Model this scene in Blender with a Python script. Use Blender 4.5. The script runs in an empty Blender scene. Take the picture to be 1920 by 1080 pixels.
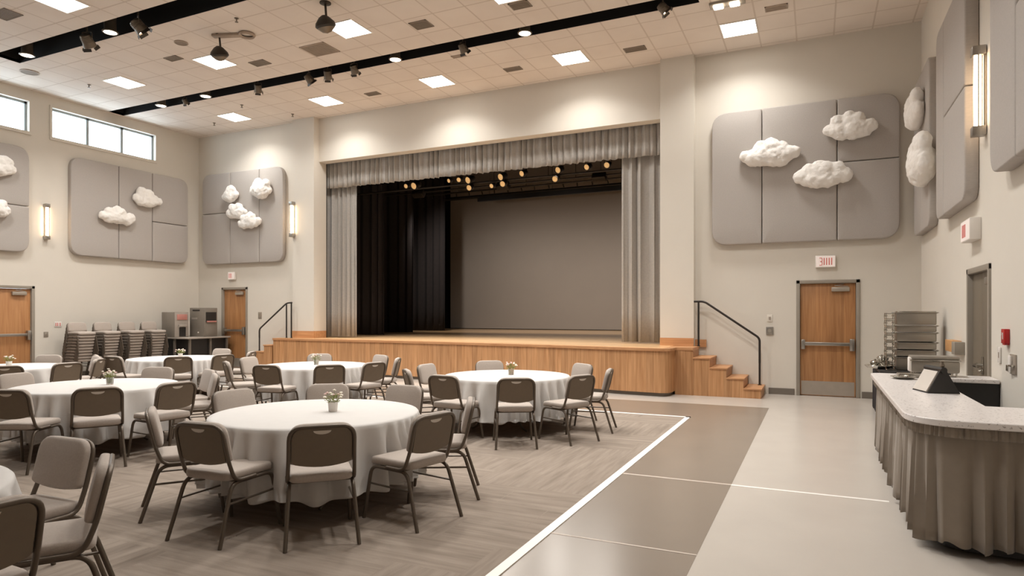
import bpy, bmesh, math, random
from mathutils import Matrix, Vector
R = math.radians
PI = math.pi
rnd = random.Random(7)
SC = bpy.context.scene
WASH = 400
COL = SC.collection

# ------------------------------------------------------------ materials
def lin(c):
    return tuple(((x/255)/12.92 if x/255 <= .04045 else ((x/255+.055)/1.055)**2.4) for x in c)

def newmat(name):
    m = bpy.data.materials.new(name); m.use_nodes = True
    nt = m.node_tree
    return m, nt, nt.nodes['Principled BSDF']

def pbr(name, rgb, rough=.6, metal=0, var=.06, scale=8, bump=0, bscale=60, stretch=(1, 1, 1), spec=.5, sheen=0):
    """plain surface with a little procedural variation of tone and relief"""
    m, nt, b = newmat(name)
    N, L = nt.nodes, nt.links
    c = lin(rgb)
    tc = N.new('ShaderNodeTexCoord'); mp = N.new('ShaderNodeMapping'); mp.inputs['Scale'].default_value = stretch
    L.new(tc.outputs['Object'], mp.inputs['Vector'])
    nz = N.new('ShaderNodeTexNoise'); nz.inputs['Scale'].default_value = scale; nz.inputs['Detail'].default_value = 4
    L.new(mp.outputs[0], nz.inputs['Vector'])
    rp = N.new('ShaderNodeValToRGB')
    rp.color_ramp.elements[0].position = .3; rp.color_ramp.elements[1].position = .7
    rp.color_ramp.elements[0].color = (*[x*(1-var) for x in c], 1)
    rp.color_ramp.elements[1].color = (*[min(1, x*(1+var)) for x in c], 1)
    L.new(nz.outputs['Fac'], rp.inputs[0]); L.new(rp.outputs[0], b.inputs['Base Color'])
    b.inputs['Roughness'].default_value = rough; b.inputs['Metallic'].default_value = metal
    b.inputs['Specular IOR Level'].default_value = spec
    if sheen: b.inputs['Sheen Weight'].default_value = sheen
    if bump:
        n2 = N.new('ShaderNodeTexNoise'); n2.inputs['Scale'].default_value = bscale; n2.inputs['Detail'].default_value = 3
        L.new(mp.outputs[0], n2.inputs['Vector'])
        bp = N.new('ShaderNodeBump'); bp.inputs['Strength'].default_value = bump; bp.inputs['Distance'].default_value = .01
        L.new(n2.outputs['Fac'], bp.inputs['Height']); L.new(bp.outputs[0], b.inputs['Normal'])
    return m

def emis(name, rgb, s):
    m, nt, b = newmat(name)
    b.inputs['Base Color'].default_value = (*lin(rgb), 1)
    b.inputs['Emission Color'].default_value = (*lin(rgb), 1)
    b.inputs['Emission Strength'].default_value = s
    return m

def wood(name, rgb, rgb2, axis='z', plank=.13, rough=.45, across='x', seam=.75):
    """planked timber: grain runs along `axis`, boards repeat along `across`"""
    m, nt, b = newmat(name)
    N, L = nt.nodes, nt.links
    tc = N.new('ShaderNodeTexCoord'); sp = N.new('ShaderNodeSeparateXYZ'); L.new(tc.outputs['Object'], sp.inputs[0])
    def mth(op, a, bb=None):
        n = N.new('ShaderNodeMath'); n.operation = op
        for i, v in enumerate((a, bb)):
            if v is None: continue
            if isinstance(v, (int, float)): n.inputs[i].default_value = v
            else: L.new(v, n.inputs[i])
        return n.outputs[0]
    u = sp.outputs['XYZ'.index(across.upper())]
    q = mth('DIVIDE', u, plank); fl = mth('FLOOR', q); fr = mth('FRACT', q)
    wn = N.new('ShaderNodeTexWhiteNoise'); wn.noise_dimensions = '1D'; L.new(fl, wn.inputs['W'])
    mp = N.new('ShaderNodeMapping')
    mp.inputs['Scale'].default_value = tuple(1.1 if a == axis else 22 for a in 'xyz')
    L.new(tc.outputs['Object'], mp.inputs['Vector'])
    ad = N.new('ShaderNodeVectorMath'); ad.operation = 'ADD'; L.new(mp.outputs[0], ad.inputs[0])
    cb = N.new('ShaderNodeCombineXYZ'); k = mth('MULTIPLY', wn.outputs[0], 37.0)
    for i in range(3): L.new(k, cb.inputs[i])
    L.new(cb.outputs[0], ad.inputs[1])
    nz = N.new('ShaderNodeTexNoise'); nz.inputs['Scale'].default_value = 1; nz.inputs['Detail'].default_value = 5; nz.inputs['Distortion'].default_value = .6
    L.new(ad.outputs[0], nz.inputs['Vector'])
    rp = N.new('ShaderNodeValToRGB'); rp.color_ramp.elements[0].position = .3; rp.color_ramp.elements[1].position = .68
    rp.color_ramp.elements[0].color = (*lin(rgb2), 1); rp.color_ramp.elements[1].color = (*lin(rgb), 1)
    L.new(nz.outputs['Fac'], rp.inputs[0])
    tone = mth('ADD', mth('MULTIPLY', wn.outputs[0], .22), .89)
    s1 = mth('GREATER_THAN', fr, .035)
    sm = mth('ADD', mth('MULTIPLY', s1, 1-seam), seam)
    t2 = mth('MULTIPLY', tone, sm)
    mx = N.new('ShaderNodeVectorMath'); mx.operation = 'SCALE'; L.new(rp.outputs[0], mx.inputs[0]); L.new(t2, mx.inputs['Scale'])
    L.new(mx.outputs[0], b.inputs['Base Color'])
    b.inputs['Roughness'].default_value = rough
    return m

def ceiling_mat():
    m, nt, b = newmat('acoustic_tile')
    N, L = nt.nodes, nt.links
    tc = N.new('ShaderNodeTexCoord'); sp = N.new('ShaderNodeSeparateXYZ'); L.new(tc.outputs['Object'], sp.inputs[0])
    def mth(op, a, bb=None):
        n = N.new('ShaderNodeMath'); n.operation = op
        for i, v in enumerate((a, bb)):
            if v is None: continue
            if isinstance(v, (int, float)): n.inputs[i].default_value = v
            else: L.new(v, n.inputs[i])
        return n.outputs[0]
    ls = []
    for ax, off, step in ((0, -1.58, .63), (1, 12.12, .63)):
        q = mth('FRACT', mth('DIVIDE', mth('SUBTRACT', sp.outputs[ax], off), step))
        a = mth('LESS_THAN', q, .022); c = mth('GREATER_THAN', q, .978)
        ls.append(mth('MAXIMUM', a, c))
    line = mth('MAXIMUM', ls[0], ls[1])
    nz = N.new('ShaderNodeTexNoise'); nz.inputs['Scale'].default_value = 1.6; L.new(tc.outputs['Object'], nz.inputs['Vector'])
    rp = N.new('ShaderNodeValToRGB'); rp.color_ramp.elements[0].position = .3; rp.color_ramp.elements[1].position = .7
    rp.color_ramp.elements[0].color = (*lin((222, 211, 201)), 1); rp.color_ramp.elements[1].color = (*lin((228, 218, 208)), 1)
    L.new(nz.outputs['Fac'], rp.inputs[0])
    mx = N.new('ShaderNodeMix'); mx.data_type = 'RGBA'
    L.new(line, mx.inputs['Factor']); L.new(rp.outputs[0], mx.inputs[6]); mx.inputs[7].default_value = (*lin((206, 193, 181)), 1)
    L.new(mx.outputs[2], b.inputs['Base Color']); b.inputs['Roughness'].default_value = .9
    return m

def carpet_mat():
    """carpet planks laid quarter-turned: streaks run one way or the other tile by tile"""
    m, nt, b = newmat('carpet_plank')
    N, L = nt.nodes, nt.links
    tc = N.new('ShaderNodeTexCoord')
    def streak(sc, loc):
        mp = N.new('ShaderNodeMapping'); mp.inputs['Scale'].default_value = sc; mp.inputs['Location'].default_value = loc
        L.new(tc.outputs['Object'], mp.inputs['Vector'])
        nz = N.new('ShaderNodeTexNoise'); nz.inputs['Scale'].default_value = 1; nz.inputs['Detail'].default_value = 5; nz.inputs['Roughness'].default_value = .6
        L.new(mp.outputs[0], nz.inputs['Vector']); return nz.outputs['Fac']
    a = streak((16, 1.3, 1), (0, 0, 0)); c = streak((1.3, 16, 1), (3, 5, 0))
    ck = N.new('ShaderNodeTexBrick'); ck.inputs['Scale'].default_value = 1.0
    ck.inputs['Color1'].default_value = (0, 0, 0, 1); ck.inputs['Color2'].default_value = (1, 1, 1, 1); ck.inputs['Mortar'].default_value = (.5, .5, .5, 1)
    ck.inputs['Mortar Size'].default_value = .004; ck.inputs['Brick Width'].default_value = .95; ck.inputs['Row Height'].default_value = .48; ck.offset = .5
    L.new(tc.outputs['Object'], ck.inputs['Vector'])
    gt = N.new('ShaderNodeMath'); gt.operation = 'GREATER_THAN'; gt.inputs[1].default_value = .62; L.new(ck.outputs['Color'], gt.inputs[0])
    mx = N.new('ShaderNodeMix'); mx.data_type = 'FLOAT'
    L.new(gt.outputs[0], mx.inputs[0]); L.new(a, mx.inputs[2]); L.new(c, mx.inputs[3])
    rp = N.new('ShaderNodeValToRGB'); rp.color_ramp.elements[0].position = .3; rp.color_ramp.elements[1].position = .7
    rp.color_ramp.elements[0].color = (*lin((128, 116, 105)), 1); rp.color_ramp.elements[1].color = (*lin((155, 142, 130)), 1)
    L.new(mx.outputs[0], rp.inputs[0]); L.new(rp.outputs[0], b.inputs['Base Color'])
    b.inputs['Roughness'].default_value = .95; b.inputs['Specular IOR Level'].default_value = .1
    fine = N.new('ShaderNodeTexNoise'); fine.inputs['Scale'].default_value = 180; L.new(tc.outputs['Object'], fine.inputs['Vector'])
    bp = N.new('ShaderNodeBump'); bp.inputs['Strength'].default_value = .3; bp.inputs['Distance'].default_value = .004
    L.new(fine.outputs['Fac'], bp.inputs['Height']); L.new(bp.outputs[0], b.inputs['Normal'])
    return m

def marble_mat():
    m, nt, b = newmat('speckled_stone')
    N, L = nt.nodes, nt.links
    tc = N.new('ShaderNodeTexCoord')
    vo = N.new('ShaderNodeTexNoise'); vo.inputs['Scale'].default_value = 55; vo.inputs['Detail'].default_value = 2
    L.new(tc.outputs['Object'], vo.inputs['Vector'])
    rp = N.new('ShaderNodeValToRGB'); e = rp.color_ramp.elements
    e[0].position = .30; e[0].color = (*lin((150, 140, 134)), 1); e[1].position = .40; e[1].color = (*lin((226, 220, 217)), 1)
    L.new(vo.outputs['Fac'], rp.inputs[0]); L.new(rp.outputs[0], b.inputs['Base Color'])
    b.inputs['Roughness'].default_value = .28
    return m

M = dict(
    wall=pbr('wall_paint', (216, 209, 198), .85, var=.012, scale=2),
    ceil=ceiling_mat(),
    floor=pbr('vinyl_floor', (190, 182, 173), .25, var=.03, scale=1.5, spec=.45),
    border=pbr('taupe_vinyl_band', (132, 120, 108), .26, var=.03, scale=1.2, spec=.5),
    line=pbr('white_line_paint', (236, 230, 224), .5, var=.02),
    lineb=pbr('worn_line_paint', (186, 172, 160), .5, var=.05),
    carpet=carpet_mat(),
    base=pbr('rubber_baseboard', (112, 103, 93), .6, var=.03),
    frame=pbr('door_frame_paint', (148, 139, 127), .5, var=.02),
    doorwood=wood('door_veneer', (184, 134, 88), (156, 106, 64), 'y', .24, .42, 'x', .97),
    doorwoody=wood('door_veneer_side', (190, 140, 94), (164, 112, 70), 'y', .24, .42, 'x', .97),
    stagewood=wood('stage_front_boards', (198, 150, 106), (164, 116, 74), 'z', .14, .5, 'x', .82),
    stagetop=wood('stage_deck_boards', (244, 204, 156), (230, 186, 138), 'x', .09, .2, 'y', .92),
    trimwood=wood('stage_trim_timber', (200, 150, 106), (180, 128, 86), 'x', 3, .45, 'y', 1),
    doordark=pbr('grey_door_paint', (112, 102, 88), .5, var=.03),
    steel=pbr('brushed_steel', (170, 165, 158), .32, metal=.9, var=.05, scale=3, stretch=(1, 1, 20)),
    steelp=pbr('kick_plate_steel', (178, 168, 156), .42, metal=.6, var=.04),
    chrome=pbr('polished_chrome', (200, 197, 190), .16, metal=1, var=.03),
    pan=pbr('pan_steel', (160, 153, 143), .36, metal=.75, var=.05, scale=3),
    fabric=pbr('chair_fabric', (170, 158, 148), .92, var=.05, scale=90, bump=.25, bscale=400, sheen=.15),
    metal=pbr('chair_tube_enamel', (98, 87, 76), .38, metal=.45, var=.03),
    shell=pbr('chair_back_shell', (116, 102, 86), .6, var=.03, scale=30),
    handle=pbr('lit_slot_pale', (214, 206, 196), .5, var=.02),  # brightness seen through the chair-back slot, put in as colour
    cloth=pbr('white_linen', (198, 194, 190), .9, var=.015, scale=12, bump=.05, bscale=200),
    grey=pbr('stage_curtain_velour', (172, 167, 161), .95, var=.06, scale=25, sheen=.2),
    black=pbr('black_velour', (46, 40, 39), .95, var=.1, scale=10),
    blackw=pbr('black_painted_board', (22, 19, 17), .95, var=.1, scale=2),
    cyc=pbr('backdrop_canvas', (160, 150, 140), .9, var=.02, scale=1),
    panel=pbr('acoustic_fabric', (178, 171, 165), .95, var=.045, scale=70, bump=.25, bscale=300, stretch=(1, 1, .25)),
    cloud=pbr('cotton_wadding', (240, 236, 231), 1, var=.02, scale=14, bump=.5, bscale=50),
    rail=pbr('black_handrail', (38, 33, 29), .4, var=.05),
    skirt=pbr('counter_skirt_cloth', (140, 128, 115), .85, var=.03, scale=20, sheen=.2),
    marble=marble_mat(),
    fixture=pbr('black_fixture_metal', (58, 52, 46), .45, metal=.4, var=.05),
    fixture2=pbr('worn_fixture_metal', (120, 108, 94), .4, metal=.5, var=.08),
    vent=pbr('vent_grille', (136, 123, 110), .7, var=.04),
    vent2=pbr('pale_vent_grille', (170, 154, 139), .7, var=.04),
    white=pbr('white_plastic', (228, 222, 215), .45, var=.015),
    red=pbr('red_plastic', (176, 30, 30), .4, var=.04),
    redink=pbr('red_lettering', (214, 108, 100), .5, var=.02),
    machine=pbr('machine_grey', (126, 118, 108), .5, var=.03),
    machine2=pbr('machine_light_trim', (160, 150, 140), .5, var=.03),
    dark=pbr('dark_plastic', (36, 33, 31), .45, var=.05),
    pink=pbr('salmon_display', (188, 128, 118), .4, var=.05),
    leaf=pbr('leaf_green', (132, 138, 74), .7, var=.25, scale=60),
    petal=pbr('white_petal', (238, 230, 216), .8, var=.03),
    petal2=pbr('blush_petal', (224, 192, 186), .8, var=.05),
    winframe=pbr('window_frame_metal', (158, 166, 168), .45, var=.02),
    screenp=pbr('pale_card', (205, 196, 186), .6, var=.02),
    tan=pbr('tan_wood_block', (196, 148, 98), .5, var=.1, scale=20),
    diff=emis('troffer_diffuser', (255, 250, 242), 9),
    down=emis('downlight_lens', (255, 240, 218), 7),
    warm=emis('sconce_glass', (255, 224, 186), 13),
    lens=emis('stage_lamp_lens', (222, 178, 120), .55),
    lensoff=pbr('unlit_lens', (84, 74, 64), .2, var=.05),
    signface=emis('exit_sign_face', (244, 232, 226), .12),
)
def glass_mat():
    m, nt, b = newmat('window_glass'); N, L = nt.nodes, nt.links
    t = N.new('ShaderNodeBsdfTransparent'); g = N.new('ShaderNodeBsdfGlossy'); g.inputs['Roughness'].default_value = .02
    mx = N.new('ShaderNodeMixShader'); mx.inputs[0].default_value = .06
    L.new(t.outputs[0], mx.inputs[1]); L.new(g.outputs[0], mx.inputs[2]); L.new(mx.outputs[0], N['Material Output'].inputs['Surface'])
    return m
M['glass'] = glass_mat()
def vase_glass():
    m, nt, b = newmat('clear_glass')
    b.inputs['Roughness'].default_value = .02; b.inputs['Transmission Weight'].default_value = .9; b.inputs['IOR'].default_value = 1.3
    b.inputs['Base Color'].default_value = (.95, .95, .93, 1)
    return m
M['vase'] = vase_glass()

# ------------------------------------------------------------ mesh building
def fillet(pts, rad, seg=5, closed=False):
    P = [Vector(p) for p in pts]; out = []
    n = len(P)
    for i, p in enumerate(P):
        if not closed and i in (0, n-1): out.append(p); continue
        a = P[i-1]; c = P[(i+1) % n]
        d1 = (a-p); d2 = (c-p)
        r_ = rad[i] if isinstance(rad, (list, tuple)) else rad
        k = min(r_, d1.length*.49, d2.length*.49)
        if k < 1e-5: out.append(p); continue
        A = p+d1.normalized()*k; B = p+d2.normalized()*k
        for j in range(seg+1):
            t = j/seg
            out.append(A*(1-t)**2+p*2*t*(1-t)+B*t*t)
    return out

class MB:
    def __init__(s): s.v = []; s.f = []; s.mi = []; s.cur = 0
    def add(s, vs, fs, mat=None):
        o = len(s.v)
        if mat is not None: vs = [mat @ Vector(v) for v in vs]
        s.v += [tuple(v) for v in vs]; s.f += [tuple(i+o for i in f) for f in fs]; s.mi += [s.cur]*len(fs)
        return s
    def box(s, x0, x1, y0, y1, z0, z1, mat=None, bev=0):
        if bev:
            b = min(bev, abs(x1-x0)*.45, abs(y1-y0)*.45, abs(z1-z0)*.45)
            bm = bmesh.new(); bmesh.ops.create_cube(bm, size=1)
            for v in bm.verts: v.co = Vector(((x0+x1)/2+v.co.x*(x1-x0), (y0+y1)/2+v.co.y*(y1-y0), (z0+z1)/2+v.co.z*(z1-z0)))
            bmesh.ops.bevel(bm, geom=bm.edges[:], offset=b, segments=2, affect='EDGES', profile=.5)
            bm.verts.index_update()
            s.add([v.co.copy() for v in bm.verts], [[v.index for v in f.verts] for f in bm.faces], mat); bm.free()
            return s
        vs = [(x, y, z) for x in (x0, x1) for y in (y0, y1) for z in (z0, z1)]
        fs = [(0, 1, 3, 2), (4, 6, 7, 5), (0, 4, 5, 1), (2, 3, 7, 6), (0, 2, 6, 4), (1, 5, 7, 3)]
        return s.add(vs, fs, mat)
    def tube(s, pts, r, n=8, closed=False, mat=None):
        P = [Vector(p) for p in pts]; m = len(P)
        Q = []; up = None
        for i in range(m):
            a = P[i-1] if (i > 0 or closed) else P[i]; c = P[(i+1) % m] if (i < m-1 or closed) else P[i]
            t = (c-a).normalized()
            if up is None:
                up = Vector((0, 0, 1)) if abs(t.z) < .9 else Vector((1, 0, 0))
            up = (up-t*up.dot(t)); up = up.normalized() if up.length > 1e-6 else t.orthogonal().normalized()
            w = t.cross(up)
            rr = r[i] if isinstance(r, (list, tuple)) else r
            Q += [P[i]+(up*math.cos(2*PI*k/n)+w*math.sin(2*PI*k/n))*rr for k in range(n)]
        fs = []
        for i in range(m if closed else m-1):
            j = (i+1) % m
            for k in range(n):
                l = (k+1) % n
                fs.append((i*n+k, i*n+l, j*n+l, j*n+k))
        if not closed: fs += [tuple(range(n))[::-1], tuple((m-1)*n+k for k in range(n))]
        return s.add(Q, fs, mat)
    def lathe(s, prof, n=20, mat=None, cap=True):
        vs = [(r*math.cos(2*PI*k/n), r*math.sin(2*PI*k/n), z) for r, z in prof for k in range(n)]
        fs = []
        for i in range(len(prof)-1):
            for k in range(n):
                l = (k+1) % n; fs.append((i*n+k, i*n+l, (i+1)*n+l, (i+1)*n+k))
        if cap: fs += [tuple(range(n))[::-1], tuple((len(prof)-1)*n+k for k in range(n))]
        return s.add(vs, fs, mat)
    def prism(s, out, z0, z1, mat=None):
        n = len(out)
        vs = [(p[0], p[1], z0) for p in out]+[(p[0], p[1], z1) for p in out]
        fs = [tuple(range(n))[::-1], tuple(range(n, 2*n))]+[(i, (i+1) % n, n+(i+1) % n, n+i) for i in range(n)]
        return s.add(vs, fs, mat)
    def pillow(s, out, t, b, crown=0, mat=None, z0=0):
        """cushion: 2-D outline (ccw), thickness t, soft edge b, crowned front"""
        P = [Vector((p[0], p[1])) for p in out]; n = len(P)
        nr = []
        for i in range(n):
            e1 = (P[i]-P[i-1]); e2 = (P[(i+1) % n]-P[i])
            e1 = e1.normalized() if e1.length > 1e-7 else e2.normalized(); e2 = e2.normalized() if e2.length > 1e-7 else e1
            q = (e1+e2).normalized(); k = max(.5, q.dot(e1))
            nr.append(Vector((-q.y, q.x))/k)
        cen = sum(P, Vector((0, 0)))/n
        rings = [(.35*b, 0), (0, .35*b), (0, t-b), (.12*b, t-.5*b), (.4*b, t-.15*b), (b, t)]
        vs = []
        for ins, z in rings: vs += [(p.x+q.x*ins, p.y+q.y*ins, z+z0) for p, q in zip(P, nr)]
        base = [(p+q*b) for p, q in zip(P, nr)]
        for k, c in ((.72, .55), (.36, .9)):
            vs += [(cen.x+(p.x-cen.x)*k, cen.y+(p.y-cen.y)*k, t+crown*c+z0) for p in base]
        nrg = len(rings)+2
        vs.append((cen.x, cen.y, t+crown+z0)); 
        fs = [tuple(range(n))[::-1]]
        for i in range(nrg-1):
            for k in range(n):
                l = (k+1) % n; fs.append((i*n+k, i*n+l, (i+1)*n+l, (i+1)*n+k))
        o = (nrg-1)*n
        fs += [(o+k, o+(k+1) % n, nrg*n) for k in range(n)]
        return s.add(vs, fs, mat)
    def sphere(s, c, r, seg=10, ring=6, sc=(1, 1, 1), mat=None):
        vs = [(c[0], c[1], c[2]+r*sc[2])]
        for i in range(1, ring):
            a = PI*i/ring
            for k in range(seg):
                b = 2*PI*k/seg; vs.append((c[0]+r*sc[0]*math.sin(a)*math.cos(b), c[1]+r*sc[1]*math.sin(a)*math.sin(b), c[2]+r*sc[2]*math.cos(a)))
        vs.append((c[0], c[1], c[2]-r*sc[2])); fs = []
        for k in range(seg): fs.append((0, 1+k, 1+(k+1) % seg))
        for i in range(ring-2):
            for k in range(seg):
                a, b = 1+i*seg+k, 1+i*seg+(k+1) % seg; fs.append((a, a+seg, b+seg, b))
        o = 1+(ring-2)*seg
        for k in range(seg): fs.append((o+k, len(vs)-1, o+(k+1) % seg))
        return s.add(vs, fs, mat)
    def build(s, name, mat, parent=None, smooth=35):
        me = bpy.data.meshes.new(name); me.from_pydata(s.v, [], s.f)
        mats = mat if isinstance(mat, (list, tuple)) else [mat]
        for m in mats: me.materials.append(m)
        if len(mats) > 1:
            for p, i in zip(me.polygons, s.mi): p.material_index = i
        bm = bmesh.new(); bm.from_mesh(me); bmesh.ops.recalc_face_normals(bm, faces=bm.faces[:]); bm.to_mesh(me); bm.free()
        if smooth:
            for p in me.polygons: p.use_smooth = True
            me.set_sharp_from_angle(angle=R(smooth))
        me.update()
        o = bpy.data.objects.new(name, me); COL.objects.link(o)
        if parent is not None: o.parent = parent
        return o

def tag(o, label=None, cat=None, group=None, kind=None):
    if label: o['label'] = label
    if cat: o['category'] = cat
    if group: o['group'] = group
    if kind: o['kind'] = kind
    return o
def thing(name, label, cat, loc=(0, 0, 0), rz=0, group=None, kind=None):
    o = bpy.data.objects.new(name, None); COL.objects.link(o); o.location = loc; o.rotation_euler = (0, 0, rz)
    o.empty_display_size = .1
    return tag(o, label, cat, group, kind)
def kids(o): return [c for c in bpy.data.objects if c.parent is o]
TREE = {}
def register(o):
    TREE[o.name] = [(c, [g for g in kids(c)]) for c in kids(o)]
    return o
def dup(root, loc, rz=0, label=None, group=None, scale=None, rot=None):
    r = root.copy(); COL.objects.link(r); r.location = loc; r.rotation_euler = rot if rot else (0, 0, rz)
    if scale: r.scale = (scale,)*3 if isinstance(scale, (int, float)) else scale
    if label: r['label'] = label
    if group: r['group'] = group
    for c, gs in TREE[root.name]:
        k = c.copy(); COL.objects.link(k); k.parent = r
        for g in gs:
            d = g.copy(); COL.objects.link(d); d.parent = k
    return r
def rrect(x0, x1, y0, y1, r, seg=6):
    """ccw rounded rectangle; r = one radius or (ll, lr, ur, ul)"""
    r = (r,)*4 if isinstance(r, (int, float)) else r
    return [(p.x, p.y) for p in fillet([(x0, y0, 0), (x1, y0, 0), (x1, y1, 0), (x0, y1, 0)], [q*1.0 for q in r], seg, True)]
def facing(loc, right, up):
    """matrix whose local x -> right, y -> up, z -> out of the wall"""
    right = Vector(right); up = Vector(up); n = right.cross(up)
    m = Matrix((right, up, n)).transposed().to_4x4(); m.translation = Vector(loc); return m

# ------------------------------------------------------------ room dimensions (metres)
XL, XR, YB, YF, ZC = -16.5, 1.7, 13.5, -6.0, 6.73
OPX0, OPX1, OPZ = -11.95, -2.87, 5.58           # proscenium opening
ZS = .9                                          # stage height

# --- floor
MB().box(XL-.3, XR+.3, YF-.3, YB+.25, -.15, 0).build('floor', M['floor'], smooth=0)['kind'] = 'structure'
b = MB(); b.box(-1.72, -.69, YF, 11.46, 0, .0015).box(XL, -1.72, 9.91, 11.46, 0, .0015)
b.build('trim_1', M['border'], smooth=0)['kind'] = 'structure'
cp = MB().box(XL, -1.76, YF, 9.88, 0, .006).build('carpet', M['carpet'], smooth=0)
tag(cp, 'large taupe carpet of streaked planks under the round tables', 'carpet')
b = MB(); b.box(-1.76, -1.69, YF, 9.95, 0, .008).box(XL, -1.69, 9.88, 9.95, 0, .008)
b.build('trim_2', M['line'], smooth=0)['kind'] = 'structure'
MB().box(-.69, .55, 6.15, 6.19, 0, .002).build('trim_3', M['line'], smooth=0)['kind'] = 'structure'
b = MB(); b.box(-1.69, -.69, 6.15, 6.19, .0015, .003).box(-1.69, -.69, 4.27, 4.29, .0015, .003)
b.build('trim_4', M['lineb'], smooth=0)['kind'] = 'structure'

# --- back (stage) wall with proscenium, two doors, pilasters
T = .28
b = MB()
for x0, x1, z0 in ((XL-.3, -15.52, 0), (-15.52, -14.55, 2.28), (-14.55, OPX0, 0), (OPX0, OPX1, OPZ), (OPX1, -.31, 0), (-.31, .72, 2.16), (.72, XR+.3, 0)):
    b.box(x0, x1, YB, YB+T, z0, ZC+.5)
b.box(-12.68, OPX0, YB-.2, YB, 0, ZC).box(OPX1, -2.2, YB-.2, YB, 0, ZC)
b.build('wall_back', M['wall'], smooth=0)['kind'] = 'structure'
# --- left wall with door and clerestory windows
DL0, DL1, DLZ = 7.1, 9.02, 2.17
W1 = (9.42, 12.1, 5.74, 6.46); W0 = (5.5, 8.92, 5.74, 6.46); W2 = (1.2, 4.9, 5.74, 6.46)
b = MB()
for y0, y1, zz in ((YF-.3, DL0, None), (DL0, DL1, DLZ), (DL1, YB+.3, None)):
    b.box(XL-.25, XL, y0, y1, zz or 0, W1[2])
ys = [YF-.3, W2[0], W2[1], W0[0], W0[1], W1[0], W1[1], YB+.3]
for i in range(0, 8, 2): b.box(XL-.25, XL, ys[i], ys[i+1], W1[2], W1[3])
b.box(XL-.25, XL, YF-.3, YB+.3, W1[3], ZC+.5)
b.build('wall_left', M['wall'], smooth=0)['kind'] = 'structure'
# --- right wall with recessed door
DR0, DR1, DRZ = 8.47, 9.56, 2.07
b = MB()
b.box(XR, XR+.3, YF-.3, DR0, 0, ZC+.5).box(XR, XR+.3, DR0, DR1, DRZ, ZC+.5).box(XR, XR+.3, DR1, YB+.3, 0, ZC+.5)
b.build('wall_right', M['wall'], smooth=0)['kind'] = 'structure'
MB().box(XL-.3, XR+.3, YF-.3, YF, 0, ZC+.5).build('wall_front', M['wall'], smooth=0)['kind'] = 'structure'

# --- ceiling with two lighting troughs
TR = ((-14.92, XR, 7.4, 7.9), (-16.42, -1.75, 10.74, 11.14))
b = MB(); zt = ZC+.06
b.box(XL, XR, YF, 7.4, ZC, zt).box(XL, -14.92, 7.4, 7.9, ZC, zt).box(XL, XR, 7.9, 10.74, ZC, zt)
b.box(XL, -16.42, 10.74, 11.14, ZC, zt).box(-1.75, XR, 10.74, 11.14, ZC, zt).box(XL, XR, 11.14, YB, ZC, zt)
b.build('ceiling', M['ceil'], smooth=0)['kind'] = 'structure'
for k, (x0, x1, y0, y1) in enumerate(TR):
    b = MB(); h = .45
    b.box(x0-.02, x0, y0, y1, ZC+.001, ZC+h).box(x1, x1+.02, y0, y1, ZC+.001, ZC+h)
    b.box(x0, x1, y0-.02, y0, ZC+.06, ZC+h).box(x0, x1, y1, y1+.02, ZC+.06, ZC+h).box(x0, x1, y0, y1, ZC+h, ZC+h+.02)
    b.box(x0, x1, y0, y0+.004, ZC+.004, ZC+.07).box(x0, x1, y1-.004, y1, ZC+.004, ZC+.07)
    o = b.build('trim_%d' % (5+k), M['blackw'], smooth=0); o['kind'] = 'structure'
    # pipe running in the trough
    b = MB().tube([(x0+.3, (y0+y1)/2, ZC+.3), (x1-.3, (y0+y1)/2, ZC+.3)], .025, 8)
    tag(b.build('lighting_pipe', M['fixture']), ('black pipe inside the near ceiling trough', 'black pipe inside the far ceiling trough')[k], 'pipe', 'pipes in the ceiling troughs')

# --- baseboards
b = MB()
for x0, x1 in ((XL, -15.55), (-14.52, -14.3), (-.82, -.36), (.77, XR)): b.box(x0, x1, YB-.015, YB, 0, .12)
b.build('baseboard_back', M['base'], smooth=0)['kind'] = 'structure'
b = MB().box(XL, XL+.015, YF, DL0-.05, 0, .12).box(XL, XL+.015, DL1+.05, YB, 0, .12)
b.build('baseboard_left', M['base'], smooth=0)['kind'] = 'structure'
b = MB().box(XR-.015, XR, YF, DR0-.05, 0, .12).box(XR-.015, XR, DR1+.05, YB, 0, .12)
b.build('baseboard_right', M['base'], smooth=0)['kind'] = 'structure'

# --- windows
def window(n, y0, y1, z0, z1, k):
    r = thing('window_%d' % n, None, None, kind='structure')
    b = MB(); f = .05
    X0, X1 = XL-.16, XL-.08
    b.box(X0, X1, y0, y1, z0, z0+f).box(X0, X1, y0, y1, z1-f, z1).box(X0, X1, y0, y0+f, z0, z1).box(X0, X1, y1-f, y1, z0, z1)
    for i in range(1, k):
        y = y0+(y1-y0)*i/k; b.box(X0, X1, y-.035, y+.035, z0, z1)
    b.build('window_frame', M['winframe'], r, 0)
    b = MB(); b.box(XL-.07, XL+.03, y0, y1, z0, z0+.02)
    b.box(XL-.001, XL+.03, y0-.05, y0, z0-.05, z1+.05).box(XL-.001, XL+.03, y1, y1+.05, z0-.05, z1+.05).box(XL-.001, XL+.03, y0, y1, z1, z1+.05).box(XL-.001, XL+.03, y0, y1, z0-.05, z0)
    b.build('window_casing', M['wall'], r, 0)
    for i in range(k):
        a = y0+(y1-y0)*i/k; c = y0+(y1-y0)*(i+1)/k
        MB().box(XL-.125, XL-.119, a+.03, c-.03, z0+.03, z1-.03).build('pane', M['glass'], r, 0)
window(1, *W1, 3); window(2, *W0, 4); window(3, *W2, 4)

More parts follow.
